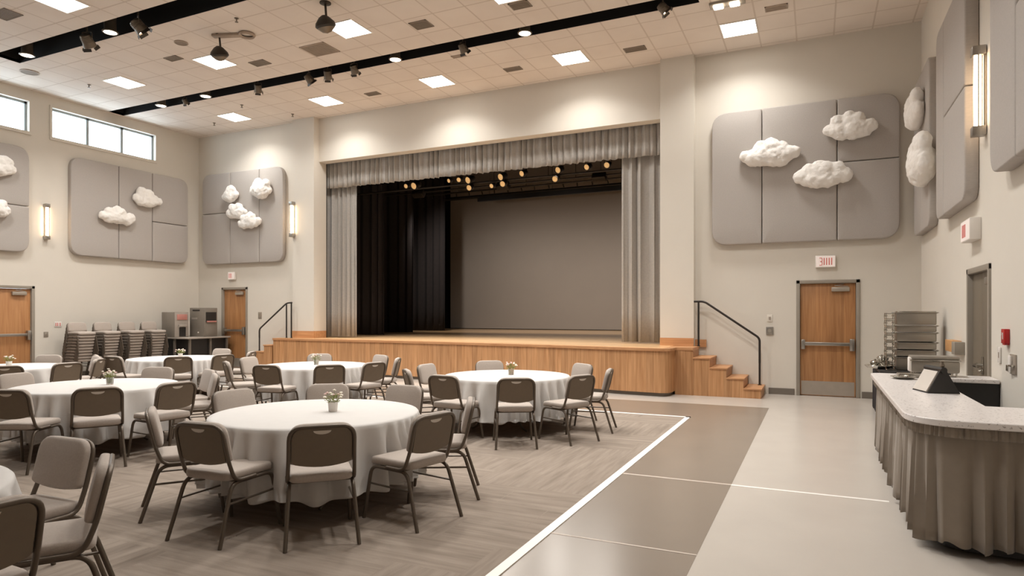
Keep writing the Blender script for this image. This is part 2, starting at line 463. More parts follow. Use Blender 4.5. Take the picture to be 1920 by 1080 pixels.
# ------------------------------------------------------------ doors
def door(n, x0, x1, zt, wood_m, matrix, leaves=1, kick=.28, barz=.98, closer=1, grey=False, lw=.045, latch=True):
    """local frame: x across, y up, z out of the wall (towards the room)"""
    r = thing('door_%d' % n, None, None, kind='structure'); r.matrix_world = matrix
    b = MB(); f = .055
    for a, c, d, e in ((x0-.02, x0+f-.01, 0, zt+.02), (x1-f+.01, x1+.02, 0, zt+.02), (x0-.02, x1+.02, zt-f+.01, zt+.02)):
        b.box(a, c, d, e, -.2, .025, bev=.006)
    b.build('door_frame', M['frame'], r)
    w = (x1-x0-2*f+.02)/leaves
    for i in range(leaves):
        a = x0+f-.01+w*i; c = a+w-.004
        lf = MB().box(a+.003, c-.001, .008, zt-f+.006, -.075, -.03, bev=.002).build('door_leaf', wood_m, r)
        if grey:
            if i == 1:
                q = MB(); q.box(a+.02, a+.07, .86, 1.06, -.03, -.018, bev=.003)
                q.tube(fillet([(a+.045, .96, -.03), (a+.045, .96, .06), (a+.24, .96, .06)], .02), .018, 8).tube([(a-.12, .965, .0), (a+.05, .965, .05)], .016, 8).tube(fillet([(a+.045, .9, -.03), (a+.045, .9, .01), (a+.0, .9, .01)], .02), .011, 8)
                q.build('lever_handle', M['chrome'], lf)
                MB().box(c-.16, c-.02, zt-.2, zt-.12, -.03, .02, bev=.01).build('closer', M['steel'], lf)
            continue
        MB().box(a+.02, c-.02, .02, kick, -.03, -.027).build('kick_plate', M['steelp'], lf, 0)
        q = MB(); q.box(a+.07, c-.07, barz-.03, barz+.035, .02, .055, bev=.012)
        q.build('panic_bar', M['steel'], lf)
        q = MB(); q.box(a+.02, a+.09, barz-.1, barz+.08, -.03, .06, bev=.012).box(c-.1, c-.02, barz-.12, barz+.1, -.03, .065, bev=.012)
        q.build('latch_case', M['steel'], lf)
        q = MB(); q.box(c-.40, c-.1, zt-.2, zt-.12, -.03, .03, bev=.01).tube([(c-.12, zt-.11, 0), (c-.35, zt-.09, .05), (c-.2, zt-.06, -.0)], .008, 6)
        q.build('closer', M['steelp'], lf)
    return r
door(1, -.31, .72, 2.16, M['doorwood'], facing((0, YB, 0), (1, 0, 0), (0, 0, 1)))
door(2, -15.52, -14.55, 2.28, M['doorwood'], facing((0, YB, 0), (1, 0, 0), (0, 0, 1)), barz=1.07)
def mirror_door_left():
    # double door of the left wall: local x runs along +Y
    m = Matrix(((0, 0, 1, XL), (1, 0, 0, 0), (0, 1, 0, 0), (0, 0, 0, 1)))
    return door(3, DL0, DL1, DLZ, M['doorwoody'], m, leaves=2, barz=1.06)
d3 = mirror_door_left()
# right wall: local x runs along -Y
mR = Matrix(((0, 0, -1, XR), (-1, 0, 0, 0), (0, 1, 0, 0), (0, 0, 0, 1)))
door(4, -DR1, -DR0, DRZ, M['doordark'], mR, leaves=2, grey=True)

# ------------------------------------------------------------ stage house
b = MB()
SX0, SX1, SY1, SZ1 = -16.2, 1.2, 24.6, 9.0
b.box(SX0-.1, SX0, YB+T, SY1, 0, SZ1).box(SX1, SX1+.1, YB+T, SY1, 0, SZ1).box(SX0, SX1, SY1, SY1+.1, 0, SZ1)
b.box(SX0, SX1, YB+T, SY1, SZ1, SZ1+.1).box(SX0, SX1, YB+T-.02, YB+T, ZC+.45, SZ1)
b.box(SX0, OPX0, YB+T, YB+T+.03, 0, ZC+.5).box(OPX1, SX1, YB+T, YB+T+.03, 0, ZC+.5)
b.build('wall_stage', M['blackw'], smooth=0)['kind'] = 'structure'

# stage platform: bowed front edge, rounded right corner
front = [(-13.05, 12.98), (-11, 12.99), (-9.25, 12.95), (-7.5, 12.83), (-6, 12.66), (-4.5, 12.44), (-3.45, 12.22)]
corner = [(p.x, p.y) for p in fillet([(-3.6, 12.24, 0), (-2.46, 12.12, 0), (-2.44, 12.62, 0)], .48, 8)][1:]
edge = front+corner
def offs(path, d):
    out = []
    for i, p in enumerate(path):
        a = Vector(path[max(0, i-1)]); c = Vector(path[min(len(path)-1, i+1)]); t = (c-a).normalized()
        out.append((p[0]+t.y*d, p[1]-t.x*d))
    return out
stg = thing('stage', 'raised timber stage with boarded front below the proscenium opening', 'stage', (-7.5, 13, 0))
off = Vector((7.5, -13, 0))
def st(bm_, name, m, par=stg, smooth=35):
    bm_.v = [tuple(Vector(v)+off) for v in bm_.v]; return bm_.build(name, m, par, smooth)
b = MB(); sk = edge+[(-2.44, 13.29), (-13.05, 13.29)]
b.prism(sk, .07, ZS-.045); st(b, 'front_boards', M['stagewood'])
b = MB(); b.prism(offs(edge, -.05)+[(-2.5, 13.28), (-13.0, 13.28)], 0, .08); st(b, 'toe_kick', M['base'])
b = MB(); lip = offs(edge, .03)
b.prism(lip+[(-2.1, 12.6), (-2.1, 13.29), (-13.08, 13.29)], ZS-.05, ZS)
st(b, 'stage_lip', M['trimwood'])
b = MB(); b.prism([(x, y+.0) for x, y in offs(edge, -.12)]+[(-2.6, 13.28), (-12.9, 13.28)], ZS-.02, ZS+.004)
st(b, 'stage_deck', M['stagetop'], smooth=0)
b = MB(); b.box(OPX0, OPX1, 13.281, 13.8, .4, ZS+.004).box(SX0, SX1, 13.81, SY1, .4, ZS+.004)
b.build('floor_stage', M['stagetop'], smooth=0)['kind'] = 'structure'
# timber skirting where the deck meets the pilasters
for q in ((-12.7, OPX0+.02, YB-.225, YB-.2, ZS, ZS+.19), (OPX0, OPX0+.025, YB-.2, YB+.25, ZS, ZS+.19), (OPX1, -2.2, YB-.225, YB-.2, ZS, ZS+.16), (-2.2, -1.98, YB-.05, YB-.02, ZS-.02, ZS+.13)):
    b = MB(); b.box(*q); st(b, 'skirting', M['trimwood'], smooth=0)
st(b, 'skirting', M['trimwood'], smooth=0)

def steps(name, label, xs, y0, y1, sgn):
    """five risers; xs = x of each nosing from the top down"""
    r = thing(name, label, 'steps', (xs[0], y0, 0))
    for k in range(4):
        z = ZS*(4-k)/5; a, c = xs[k], xs[k+1]
        lo, hi = min(a, c), max(a, c)
        b = MB().box(lo-xs[0], hi-xs[0], .01, y1-y0, 0, z-.03); b.build('riser_block', M['stagewood'], r, 0)
        b = MB().box(lo-xs[0]-(.02 if sgn < 0 else 0), hi-xs[0]+(.02 if sgn > 0 else 0), -.01, y1-y0, z-.03, z, bev=.006)
        b.build('tread', M['trimwood'], r)
    return r
r = steps('stage_steps', 'wooden steps at the right end of the stage front', (-2.1, -1.8, -1.5, -1.2, -.9), 12.62, 13.49, 1)
MB().box(-.34, 0, 0, .66, 0, ZS-.05).build('side_panel', M['stagewood'], r, 0)
r = steps('stage_steps', 'wooden steps at the left end of the stage front', (-13.08, -13.36, -13.64, -13.92, -14.2), 12.95, 13.49, -1)

def rail(label, pts, feet, group='stair handrails'):
    o = Vector(feet[0][0]); r = thing('handrail', label, 'handrail', o, 0, group)
    MB().tube([Vector(p)-o for p in fillet(pts, .07)], .021, 10).build('rail', M['rail'], r)
    for a, c in feet: 
        q = MB().tube([Vector(a)-o, Vector(c)-o], .019, 10); q.lathe([(.035, 0), (.035, .012)], 14, Matrix.Translation(Vector(a)-o)); q.build('post', M['rail'], r)
rail('black handrail sloping down the right stage steps', [(-2.22, 13.32, 1.79), (-2.0, 13.32, 1.79), (-.97, 13.32, 1.08), (-.97, 13.32, .6)],
     [((-.97, 13.32, .18), (-.97, 13.32, .62)), ((-2.11, 13.32, ZS), (-2.11, 13.32, 1.78))])
rail('black handrail sloping down the left stage steps', [(-12.56, 13.15, 1.84), (-12.74, 13.15, 1.83), (-13.72, 13.15, 1.13), (-13.72, 13.15, .9)],
     [((-13.72, 13.15, .54), (-13.72, 13.15, .95)), ((-12.75, 13.15, ZS), (-12.75, 13.15, 1.80)), ((-12.58, 13.15, ZS), (-12.58, 13.15, 1.83))])

# ------------------------------------------------------------ curtains
def drape(path, z0, z1, amp, wl, seed=1, rows=8, top=.45, hem=0, n_side=1, reg=.5):
    """pleated cloth along a 2-D path"""
    g = random.Random(seed); P = [Vector(p) for p in path]
    L = [0]
    for i in range(1, len(P)): L.append(L[-1]+(P[i]-P[i-1]).length)
    tot = L[-1]; N = max(8, int(tot/(wl/9)))
    def at(s_):
        for i in range(1, len(P)):
            if s_ <= L[i] or i == len(P)-1:
                t = (s_-L[i-1])/max(1e-6, L[i]-L[i-1]); d = (P[i]-P[i-1]).normalized(); return P[i-1].lerp(P[i], t), d
    # smooth random phase and pleat depth
    ph = [0]; dep = []
    for i in range(N+1):
        ph.append(ph[-1]+2*PI*(tot/N)/wl*(1+reg*(.55*math.sin(i*.13+seed)+.35*math.sin(i*.31+2*seed))))
        dep.append(.75+.3*math.sin(i*.17+seed*3)+.2*math.sin(i*.41+seed))
    vs = []; base = []
    tans = [at(tot*i/N) for i in range(N+1)]
    # blend tangents so pleats turn corners smoothly
    sm = []
    for i in range(N+1):
        v = Vector((0, 0))
        for j in range(-4, 5): v += tans[min(N, max(0, i+j))][1]
        sm.append(v.normalized())
    for r_ in range(rows+1):
        f = r_/rows; k = top+(1-top)*f
        for i in range(N+1):
            p = tans[i][0]; t = sm[i]; nrm = Vector((t.y, -t.x))
            w = math.sin(ph[i]+.35*math.sin(f*2.2+i*.05)); w = math.copysign(abs(w)**.8, w)
            q = p+nrm*amp*k*dep[i]*w*n_side + t*(.25*amp*k*math.sin(2*ph[i]))
            z = z1+(z0-z1)*f
            if r_ == rows: z += hem*math.sin(i*.23+seed)+hem*.6*math.sin(i*.61)
            vs.append((q.x, q.y, z))
    fs = [(r_*(N+1)+i, r_*(N+1)+i+1, (r_+1)*(N+1)+i+1, (r_+1)*(N+1)+i) for r_ in range(rows) for i in range(N)]
    b = MB(); b.add(vs, fs); return b
def curtain(name, label, cat, mat, path, z0, z1, amp, wl, seed, group=None, **k):
    o = drape(path, z0, z1, amp, wl, seed, **k).build(name, mat, smooth=80)
    md = o.modifiers.new('cloth', 'SOLIDIFY'); md.thickness = .005
    tag(o, label, cat, group); return o
curtain('stage_curtain', 'tall grey pleated stage curtain drawn to the left of the opening', 'curtain', M['grey'], [(-12.15, 14.02), (-11.08, 14.02)], ZS+.03, 6.2, .075, .17, 3, top=.6)
curtain('stage_curtain', 'tall grey pleated stage curtain drawn to the right of the opening', 'curtain', M['grey'], [(-3.86, 14.02), (-2.7, 14.02)], ZS+.03, 6.2, .085, .2, 8, top=.6)
curtain('valance', 'grey pleated valance hanging across the top of the stage opening', 'curtain', M['grey'], [(-12.2, 13.87), (-2.65, 13.87)], 4.93, 6.1, .05, .15, 5, rows=6, top=.9, hem=.008, reg=.22)
for (x0, x1, y, sd, lab) in ((-15.2, -11.62, 16, 1, 'black side curtain nearest the stage front at left'), (-15.4, -12.3, 18.5, 2, 'black side curtain at left, middle of the three'), (-15.6, -12.55, 21, 3, 'black side curtain beside the left edge of the backdrop')):
    curtain('leg_curtain', lab, 'curtain', M['black'], [(x0, y), (x1, y)], ZS+.02, 8.3, .07, .3, sd, group='black curtains in the left wing', top=.8)
curtain('leg_curtain', 'black side curtain in the right wing behind the grey drape', 'curtain', M['black'], [(-3.2, 17), (.6, 17)], ZS+.02, 8.3, .07, .3, 9, top=.8)
# borders above, hiding the fly loft
for y, z in ((15.1, 6.1), (19.2, 7.0)):
    curtain('border_curtain', 'black border curtain across the top of the stage, %s row' % ('front' if y < 16 else 'rear'), 'curtain', M['black'], [(-15.5, y), (.6, y)], z-.6, 8.4, .05, .4, int(y), group='black borders over the stage', top=.9)
bd = thing('backdrop', 'large plain grey backdrop screen at the rear of the stage', 'backdrop', (-8, 24.2, ZS))
MB().box(-6.2, 7.2, 0, .02, .03, 6.6).build('screen', M['cyc'], bd, 0)
MB().tube([(-6.3, .01, 6.62), (7.3, .01, 6.62)], .05, 10).build('top_pipe', M['fixture'], bd)

# lighting battens over the stage
def batten(y, z, label, x0=-15, x1=.4, r=.028):
    o = thing('lighting_batten', label, 'lighting bar', (-7, y, z), 0, 'lighting bars over the stage')
    MB().tube([(x0+7, 0, 0), (x1+7, 0, 0)], r, 8).build('pipe', M['fixture'], o)
    x = x0+1
    while x < x1:
        MB().tube([(x+7, 0, 0), (x+7, 0, 8.9-z)], .009, 6).build('hanger', M['fixture'], o); x += 2.6
    return o
batten(15.5, 5.07, 'front black lighting bar over the stage carrying the warm lamps')
batten(17.6, 5.42, 'second black lighting bar over the stage')
bt = batten(20.0, 5.82, 'third black lighting bar over the stage with cable clips', r=.03)
b = MB()
for i in range(26): b.tube([(-6+i*.5, 0, .02), (-6+i*.5+.02*(i % 3), .02, -.14)], .02, 6)
b.build('clip', M['fixture'], bt)
bt = batten(22.4, 6.1, 'rear heavy black bar in front of the top of the backdrop', r=.07)
MB().box(-4.9, 6.5, -.06, .06, -.2, .02).build('strip_housing', M['dark'], bt, 0)

# wash lamps added on the second bar to brighten the dark backdrop
for k, x in enumerate((-11.5, -8.5, -5.5, -2.5)):
    r = thing('added_wash_light', 'added black wash light on the second bar, number %s from the left' % ('one', 'two', 'three', 'four')[k], 'stage lamp', (x, 17.6, 5.38), 0, 'added wash lights for the backdrop')
    mt = Matrix.Rotation(R(-125), 4, 'X')
    bo = MB().box(-.2, .2, -.1, .1, -.1, .1, mt, bev=.02).build('lamp_housing', M['fixture'], r)
    MB().box(-.18, .18, -.08, .08, .1, .104, mt).build('lens', M['lens'], bo, 0)
    ld = bpy.data.lights.new('added_wash_lamp', 'SPOT'); ld.energy = WASH; ld.color = (1, .93, .86); ld.spot_size = R(95); ld.spot_blend = .9; ld.shadow_soft_size = .12
    lo = bpy.data.objects.new('lamp', ld); COL.objects.link(lo); lo.parent = r; lo.location = (0, .12, -.1)
    lo.rotation_euler = (R(56), 0, 0)

# ------------------------------------------------------------ lamps: prototypes
def make_spot():
    r = thing('spotlight', 'spot', 'spotlight', (0, 0, 0))
    MB().tube([(0, 0, 0), (0, 0, .3)], .016, 8).lathe([(.03, .26), (.035, .3)], 10).build('stem', M['fixture2'], r)
    b = MB(); b.tube(fillet([(-.1, 0, -.13), (-.1, 0, 0), (.1, 0, 0), (.1, 0, -.13)], .03), .01, 6)
    b.build('yoke', M['fixture2'], r)
    mt = Matrix.Translation((0, 0, -.14)) @ Matrix.Rotation(R(-138), 4, 'X')
    body = MB().lathe([(.06, -.1), (.09, -.085), (.1, -.02), (.1, .04), (.115, .1), (.115, .13), (.1, .13), (.098, .1)], 16, mt, cap=False)
    body.lathe([(.06, -.1), (.0, -.102)], 16, mt, cap=False)
    for k in range(5): body.lathe([(.1, -.06+.022*k), (.106, -.055+.022*k), (.1, -.05+.022*k)], 16, mt, cap=False)
    bo = body.build('lamp_housing', M['fixture2'], r)
    MB().lathe([(.1, .105), (.05, .112), (.0, .115)], 16, mt, cap=False).build('lens', M['down'], bo)
    b = MB()
    for a in range(4):
        m2 = mt @ Matrix.Rotation(a*PI/2, 4, 'Z') @ Matrix.Translation((0, .113, .13)) @ Matrix.Rotation(R(-20), 4, 'X')
        b.box(-.08, .08, -.002, .002, 0, .055, m2)
    b.build('barn_door', M['fixture'], bo, 0)
    return r
spot = register(make_spot())
SP = [  # x, y, heading, scale, where
    (-12.27, 7.62, 20, 1.0, 'near ceiling trough, second fitting from its left end'),
    (-10.84, 7.62, -30, 1.0, 'near ceiling trough, right of the first spotlight'),
    (-13.85, 10.94, 10, .55, 'far ceiling trough, leftmost small one'),
    (-11.46, 10.94, 40, .75, 'far ceiling trough, left of the stage centre'),
    (-9.98, 10.94, -25, .78, 'far ceiling trough, left one of the close group of three'),
    (-9.45, 10.94, 30, .78, 'far ceiling trough, middle one of the close group of three'),
    (-8.75, 10.94, 10, .75, 'far ceiling trough, right one of the close group of three'),
    (-6.15, 10.94, -15, .75, 'far ceiling trough, alone above the stage centre'),
    (-2.32, 10.94, -70, .75, 'far ceiling trough, tilted at its right end')]
for i, (x, y, a, s, w) in enumerate(SP):
    lab = 'black spotlight hanging from the '+w
    if i == 0:
        spot.location = (x, y, 6.78); spot.rotation_euler = (0, 0, R(a)); spot.scale = (s,)*3; spot['label'] = lab; spot['group'] = 'spotlights in the ceiling troughs'
    else: dup(spot, (x, y, 6.78), R(a), lab, 'spotlights in the ceiling troughs', s)
def make_down():
    r = thing('downlight', 'd', 'downlight')
    MB().lathe([(.1, .3), (.1, 0), (.12, -.01), (.135, 0), (.135, .015)], 20, cap=False).build('housing', M['fixture2'], r)
    MB().lathe([(.11, -.004), (.0, -.012)], 20, cap=False).build('lens', M['down'], r)
    return r
dn = register(make_down())
DN = [(-14.3, 7.7, 'at the left end of the near trough'), (-11.75, 7.72, 'between the two spotlights of the near trough'), (-14.75, 10.98, 'leftmost in the far trough'), (-13.15, 10.95, 'second from the left in the far trough'),
      (-7.75, 11.0, 'in the far trough above the stage, left of centre'), (-4.86, 10.98, 'in the far trough above the stage, right of centre')]
for i, (x, y, w) in enumerate(DN):
    lab = 'small round lit downlight '+w
    if i == 0: dn.location = (x, y, ZC-.01); dn['label'] = lab; dn['group'] = 'downlights in the troughs'
    else: dup(dn, (x, y, ZC-.01), 0, lab, 'downlights in the troughs')
r = thing('twin_downlight', 'pair of square lit lamps in a bracket at the top edge, right of the trough', 'downlight', (-1.33, 11.3, ZC-.02))
MB().box(-.28, .28, -.08, .12, -.02, .02, bev=.005).build('bracket', M['frame'], r)
for k, x in enumerate((-.14, .12)):
    MB().box(x-.08, x+.08, -.06, .08, -.06, -.02, bev=.02).build('lens', M['down'], r)

# troffers
def make_troffer():
    r = thing('ceiling_light', 'l', 'ceiling light')
    b = MB(); h = .31
    for a in ((-h, h, -h, -h+.018), (-h, h, h-.018, h), (-h, -h+.018, -h, h), (h-.018, h, -h, h)): b.box(*a, -.008, .05)
    b.build('frame', M['white'], r, 0)
    MB().box(-h+.01, h-.01, -h+.01, h-.01, -.003, .02).build('diffuser', M['diff'], r, 0)
    return r
tf = register(make_troffer())
LG = [(-11.37, 6.62, 'cut by the top edge, left of the near trough'),
      (-14.04, 9.55, 'in the middle row, nearest the clerestory windows'), (-11.2, 9.55, 'in the middle row, below the left pendant speaker'), (-7.7, 9.47, 'in the middle row, beside the right pendant speaker'),
      (-13.88, 12.45, 'in the row by the stage, leftmost of five'), (-10.8, 12.45, 'in the row by the stage, second of five from the left'), (-7.65, 12.45, 'in the row by the stage, third of five from the left'),
      (-4.49, 12.45, 'in the row by the stage, fourth of five from the left'), (-1.26, 12.45, 'in the row by the stage, rightmost of five')]
HID = [(-4.5, 9.47), (-1.3, 9.47), (-14.5, 6.62), (-7.8, 6.62), (-4.5, 6.62), (-1.3, 6.62), (-11, 3.4), (-4.5, 3.4), (-1.3, 3.4)]
lamp_data = bpy.data.lights.new('troffer_lamp', 'AREA'); lamp_data.shape = 'SQUARE'; lamp_data.size = .56
lamp_data.energy = 66; lamp_data.color = (1, .985, .95); lamp_data.spread = R(124)
lamp_soft = lamp_data.copy(); lamp_soft.energy = 36; lamp_soft.spread = R(132)
for i, q in enumerate(LG+[(x, y, None) for x, y in HID]):
    x, y, w = q; lab = ('bright square ceiling light '+w) if w else 'bright square ceiling light beyond the picture edge'
    if i == 0: tf.location = (x, y, ZC-.004); tf['label'] = lab; tf['group'] = 'square ceiling lights'; o = tf
    else: o = dup(tf, (x, y, ZC-.004), 0, lab, 'square ceiling lights')
    la = bpy.data.objects.new('lamp', lamp_soft if (y > 12 or y < 4) else lamp_data); COL.objects.link(la); la.parent = o; la.location = (0, 0, -.02)

# pendant speakers
def make_pend():
    r = thing('pendant_speaker', 's', 'speaker')
    MB().lathe([(.0, .0), (.09, .0), (.09, -.015), (.02, -.03)], 14, cap=False).build('ceiling_plate', M['fixture'], r)
    MB().tube([(0, 0, -.02), (.02, 0, -.22)], .018, 8).build('stem', M['fixture'], r)
    m2 = Matrix.Translation((0, 0, -.34)) @ Matrix.Rotation(R(18), 4, 'X')
    MB().lathe([(.03, .13), (.08, .1), (.15, .02), (.165, -.03), (.14, -.06)], 20, m2, cap=False).build('speaker_shell', M['fixture'], r)
    MB().lathe([(.14, -.06), (.07, -.12), (.0, -.14)], 20, m2, cap=False).build('speaker_grille', M['fixture2'], r)
    return r
pd = register(make_pend()); pd.location = (-10.05, 8.67, ZC); pd.rotation_euler = (0, 0, R(20)); pd['label'] = 'dark round pendant speaker left, above the middle-row light'; pd['group'] = 'pendant speakers'
dup(pd, (-7.4, 8.51, ZC), R(-10), 'dark round pendant speaker near the top edge, right of the other', 'pendant speakers', 1.05)
r = thing('ceiling_projector_bracket', 'pale flat ceiling bracket with a ring right of the left pendant speaker', 'bracket', (-9.75, 8.75, ZC), R(20))
MB().box(-.42, .12, -.06, .06, -.05, 0, bev=.01).build('arm', M['vent2'], r)
MB().lathe([(.13, 0), (.15, -.03), (.13, -.06), (.1, -.03)], 24, Matrix.Translation((.24, 0, 0)), cap=False).build('ring', M['vent2'], r)

# ceiling vents: x,y,w,h,pale,label
VT = [(-12.7, 6.5, .5, .3, 0, 'brown rectangular ceiling vent at the upper left corner'), (-6.4, 9.88, .36, .3, 0, 'brown square-ish ceiling vent right of the pendant speakers'),
      (-8.8, 9.96, .6, .5, 1, 'pale large ceiling vent below the right pendant speaker'), (-10.4, 9.98, .4, .25, 0, 'small ceiling vent right of the left pendant speaker light'),
      (-11.8, 9.06, .35, .2, 0, 'small narrow ceiling vent left of the left pendant speaker'), (-4.49, 9.95, .35, .25, 0, 'brown ceiling vent at the top edge, centre'),
      (-3.2, 12.56, .42, .22, 0, 'brown slot ceiling vent by the right pilaster'), (-5.8, 12.49, .38, .2, 0, 'brown slot ceiling vent between third and fourth stage-row lights'),
      (-9.45, 12.5, .36, .2, 0, 'brown slot ceiling vent left above the header'), (-.6, 11.87, .36, .2, 1, 'pale slotted ceiling vent at upper right'), (-6.5, 11.4, .3, .12, 1, 'tiny pale ceiling slot just below the far trough')]
for x, y, w, h, pale, lab in VT:
    r = thing('ceiling_vent', lab, 'vent', (x, y, ZC), 0, 'ceiling vents')
    m_ = M['vent2'] if pale else M['vent']
    b = MB(); w /= 2; h /= 2
    for a in ((-w, w, -h, -h+.02), (-w, w, h-.02, h), (-w, -w+.02, -h, h), (w-.02, w, -h, h)): b.box(*a, -.012, 0)
    b.build('frame', m_, r, 0)
    b = MB(); n = max(3, int(2*h/.035))
    for k in range(n):
        yy = -h+.02+(2*h-.04)*(k+.5)/n
        b.box(-w+.02, w-.02, yy-.011, yy+.006, -.01, -.004)
    b.build('slats', m_, r, 0)
    MB().box(-w+.01, w-.01, -h+.01, h-.01, -.003, -.001).build('backing', M['frame'], r, 0)
def disc(x, y, rad, lab):
    r = thing('ceiling_speaker', lab, 'speaker', (x, y, ZC), 0, 'flush ceiling speakers')
    MB().lathe([(rad, 0), (rad*1.05, -.012), (rad*.9, -.015)], 24, cap=False).build('rim', M['vent2'], r)
    MB().lathe([(rad*.92, -.010), (0, -.012)], 24, cap=False).build('grille', M['vent'], r)
disc(-10.99, 8.6, .12, 'flush round brown ceiling speaker left of the pendant speaker'); disc(-15.27, 8.27, .17, 'flush round pale ceiling speaker near the left clerestory window')
def sprink(x, y, lab):
    r = thing('sprinkler', lab, 'sprinkler', (x, y, ZC), 0, 'ceiling sprinklers')
    MB().lathe([(.04, 0), (.035, -.01), (.012, -.015), (.01, -.06), (.03, -.065), (.03, -.07)], 12).build('head', M['fixture2'], r)
sprink(-14.9, 9.3, 'small ceiling sprinkler left of the light nearest the windows'); sprink(-12.9, 11.8, 'small ceiling sprinkler behind the far trough at left')
sprink(-14.8, 12.6, 'small ceiling sprinkler in the far left corner'); sprink(-12.3, 12.9, 'small ceiling sprinkler near the left pilaster'); sprink(-9.2, 8.3, 'small ceiling sprinkler just behind the near trough')

# stage lamps on the front batten
def make_par():
    r = thing('stage_lamp', 'p', 'stage lamp')
    mt = Matrix.Rotation(R(112), 4, 'X')
    bo = MB().lathe([(.05, -.12), (.08, -.08), (.09, .12), (.078, .12)], 14, mt, cap=False).build('lamp_housing', M['fixture'], r)
    MB().lathe([(.08, .1), (.0, .125)], 14, mt, cap=False).build('lens', M['lens'], r)
    MB().tube(fillet([(-.1, 0, 0), (-.1, 0, .12), (.1, 0, .12), (.1, 0, 0)], .02), .007, 6).build('yoke', M['fixture'], r)
    ld = bpy.data.lights.new('par_beam', 'SPOT'); ld.energy = 75; ld.color = (1, .94, .86); ld.spot_size = R(110); ld.spot_blend = .8; ld.shadow_soft_size = .06
    lo = bpy.data.objects.new('lamp', ld); COL.objects.link(lo); lo.parent = r; lo.location = (0, -.14, -.06); lo.rotation_euler = (R(-40), 0, 0)
    return r
par = register(make_par())
PR = [(-10.45, 5.17, .8), (-10.15, 5.16, 1.2), (-9.05, 5.2, .7), (-8.75, 5.2, .8), (-8.42, 5.17, 1.15), (-8.42, 4.96, .95), (-7.75, 4.95, .75), (-7.45, 5.17, 1.1), (-7.42, 4.98, .95), (-6.85, 5.2, .95), (-5.95, 4.98, .95), (-5.85, 5.2, 1.0), (-5.1, 5.2, .9), (-4.6, 5.2, .9)]
for i, (x, z, s) in enumerate(PR):
    lab = 'round warm stage lamp on the front bar, number %s from the left' % ('one two three four five six seven eight nine ten eleven twelve thirteen fourteen'.split()[i])
    if i == 0: par.location = (x, 15.42, z); par.scale = (s,)*3; par['label'] = lab; par['group'] = 'stage lamps under the valance'
    else: dup(par, (x, 15.42, z), R(rnd.uniform(-15, 15)), lab, 'stage lamps under the valance', s)

# ------------------------------------------------------------ acoustic panels and clouds
def apanel(label, m, w, h, cols, splits, rad=.3, t=.12):
    """m: matrix (x right, y up, z out). cols: x breaks (fractions). splits: per column list of y breaks (fractions)"""
    r = thing('acoustic_panel', label, 'acoustic panel', (0, 0, 0), 0, 'padded acoustic wall panels'); r.matrix_world = m
    xs = [0]+cols+[1]; g = .006
    for i in range(len(xs)-1):
        yy = [0]+splits[i]+[1]
        for j in range(len(yy)-1):
            x0, x1, y0, y1 = xs[i]*w, xs[i+1]*w, yy[j]*h, yy[j+1]*h
            L_, R_, B_, T_ = i == 0, i == len(xs)-2, j == 0, j == len(yy)-2
            rr = [rad if (L_ and B_) else .03, rad if (R_ and B_) else .03, rad if (R_ and T_) else .03, rad if (L_ and T_) else .03]
            out = rrect(x0+(0 if L_ else g), x1-(0 if R_ else g), y0+(0 if B_ else g), y1-(0 if T_ else g), [min(q, (x1-x0)*.95) for q in rr], 8)
            MB().pillow(out, t, .022, .0, z0=.004).build('padded_section', M['panel'], r, 50)
    return r
up = (0, 0, 1)
apanel('large grey padded panel right of the stage, with three clouds', facing((-1.86, YB-.001, 2.9), (1, 0, 0), up), 3.22, 2.6, [.288, .69], [[], [], [.55]], .3)
apanel('grey padded panel between the left corner and the left pilaster, with four clouds', facing((-16.2, YB-.001, 2.97), (1, 0, 0), up), 3.1, 2.6, [.36, .72], [[.56], [], []], .28)
mL = lambda y, z: Matrix(((0, 0, 1, XL+.001), (1, 0, 0, y), (0, 1, 0, z), (0, 0, 0, 1)))
apanel('grey padded panel on the left wall below the three-pane window', mL(9.79, 2.98), 3.25, 2.4, [.37, .66], [[], [], [.45]], .28)
apanel('grey padded panel on the left wall cut by the left picture edge', mL(5.65, 2.95), 3.22, 2.4, [.37, .66], [[], [], [.44]], .28)
mRt = lambda y, z: Matrix(((0, 0, -1, XR-.001), (-1, 0, 0, y), (0, 1, 0, z), (0, 0, 0, 1)))
apanel('padded panel on the right wall, the one nearest the corner', mRt(13.4, 2.9), 1.68, 2.62, [.5], [[], []], .2)
apanel('padded panel on the right wall, left of the tall sconce', mRt(10.95, 2.87), 1.95, 2.62, [.3], [[], [.5]], .2, t=.14)
apanel('padded panel on the right wall cut by the right picture edge', mRt(7.8, 2.9), 3.0, 2.62, [.3, .65], [[], [.5], []], .26, t=.14)

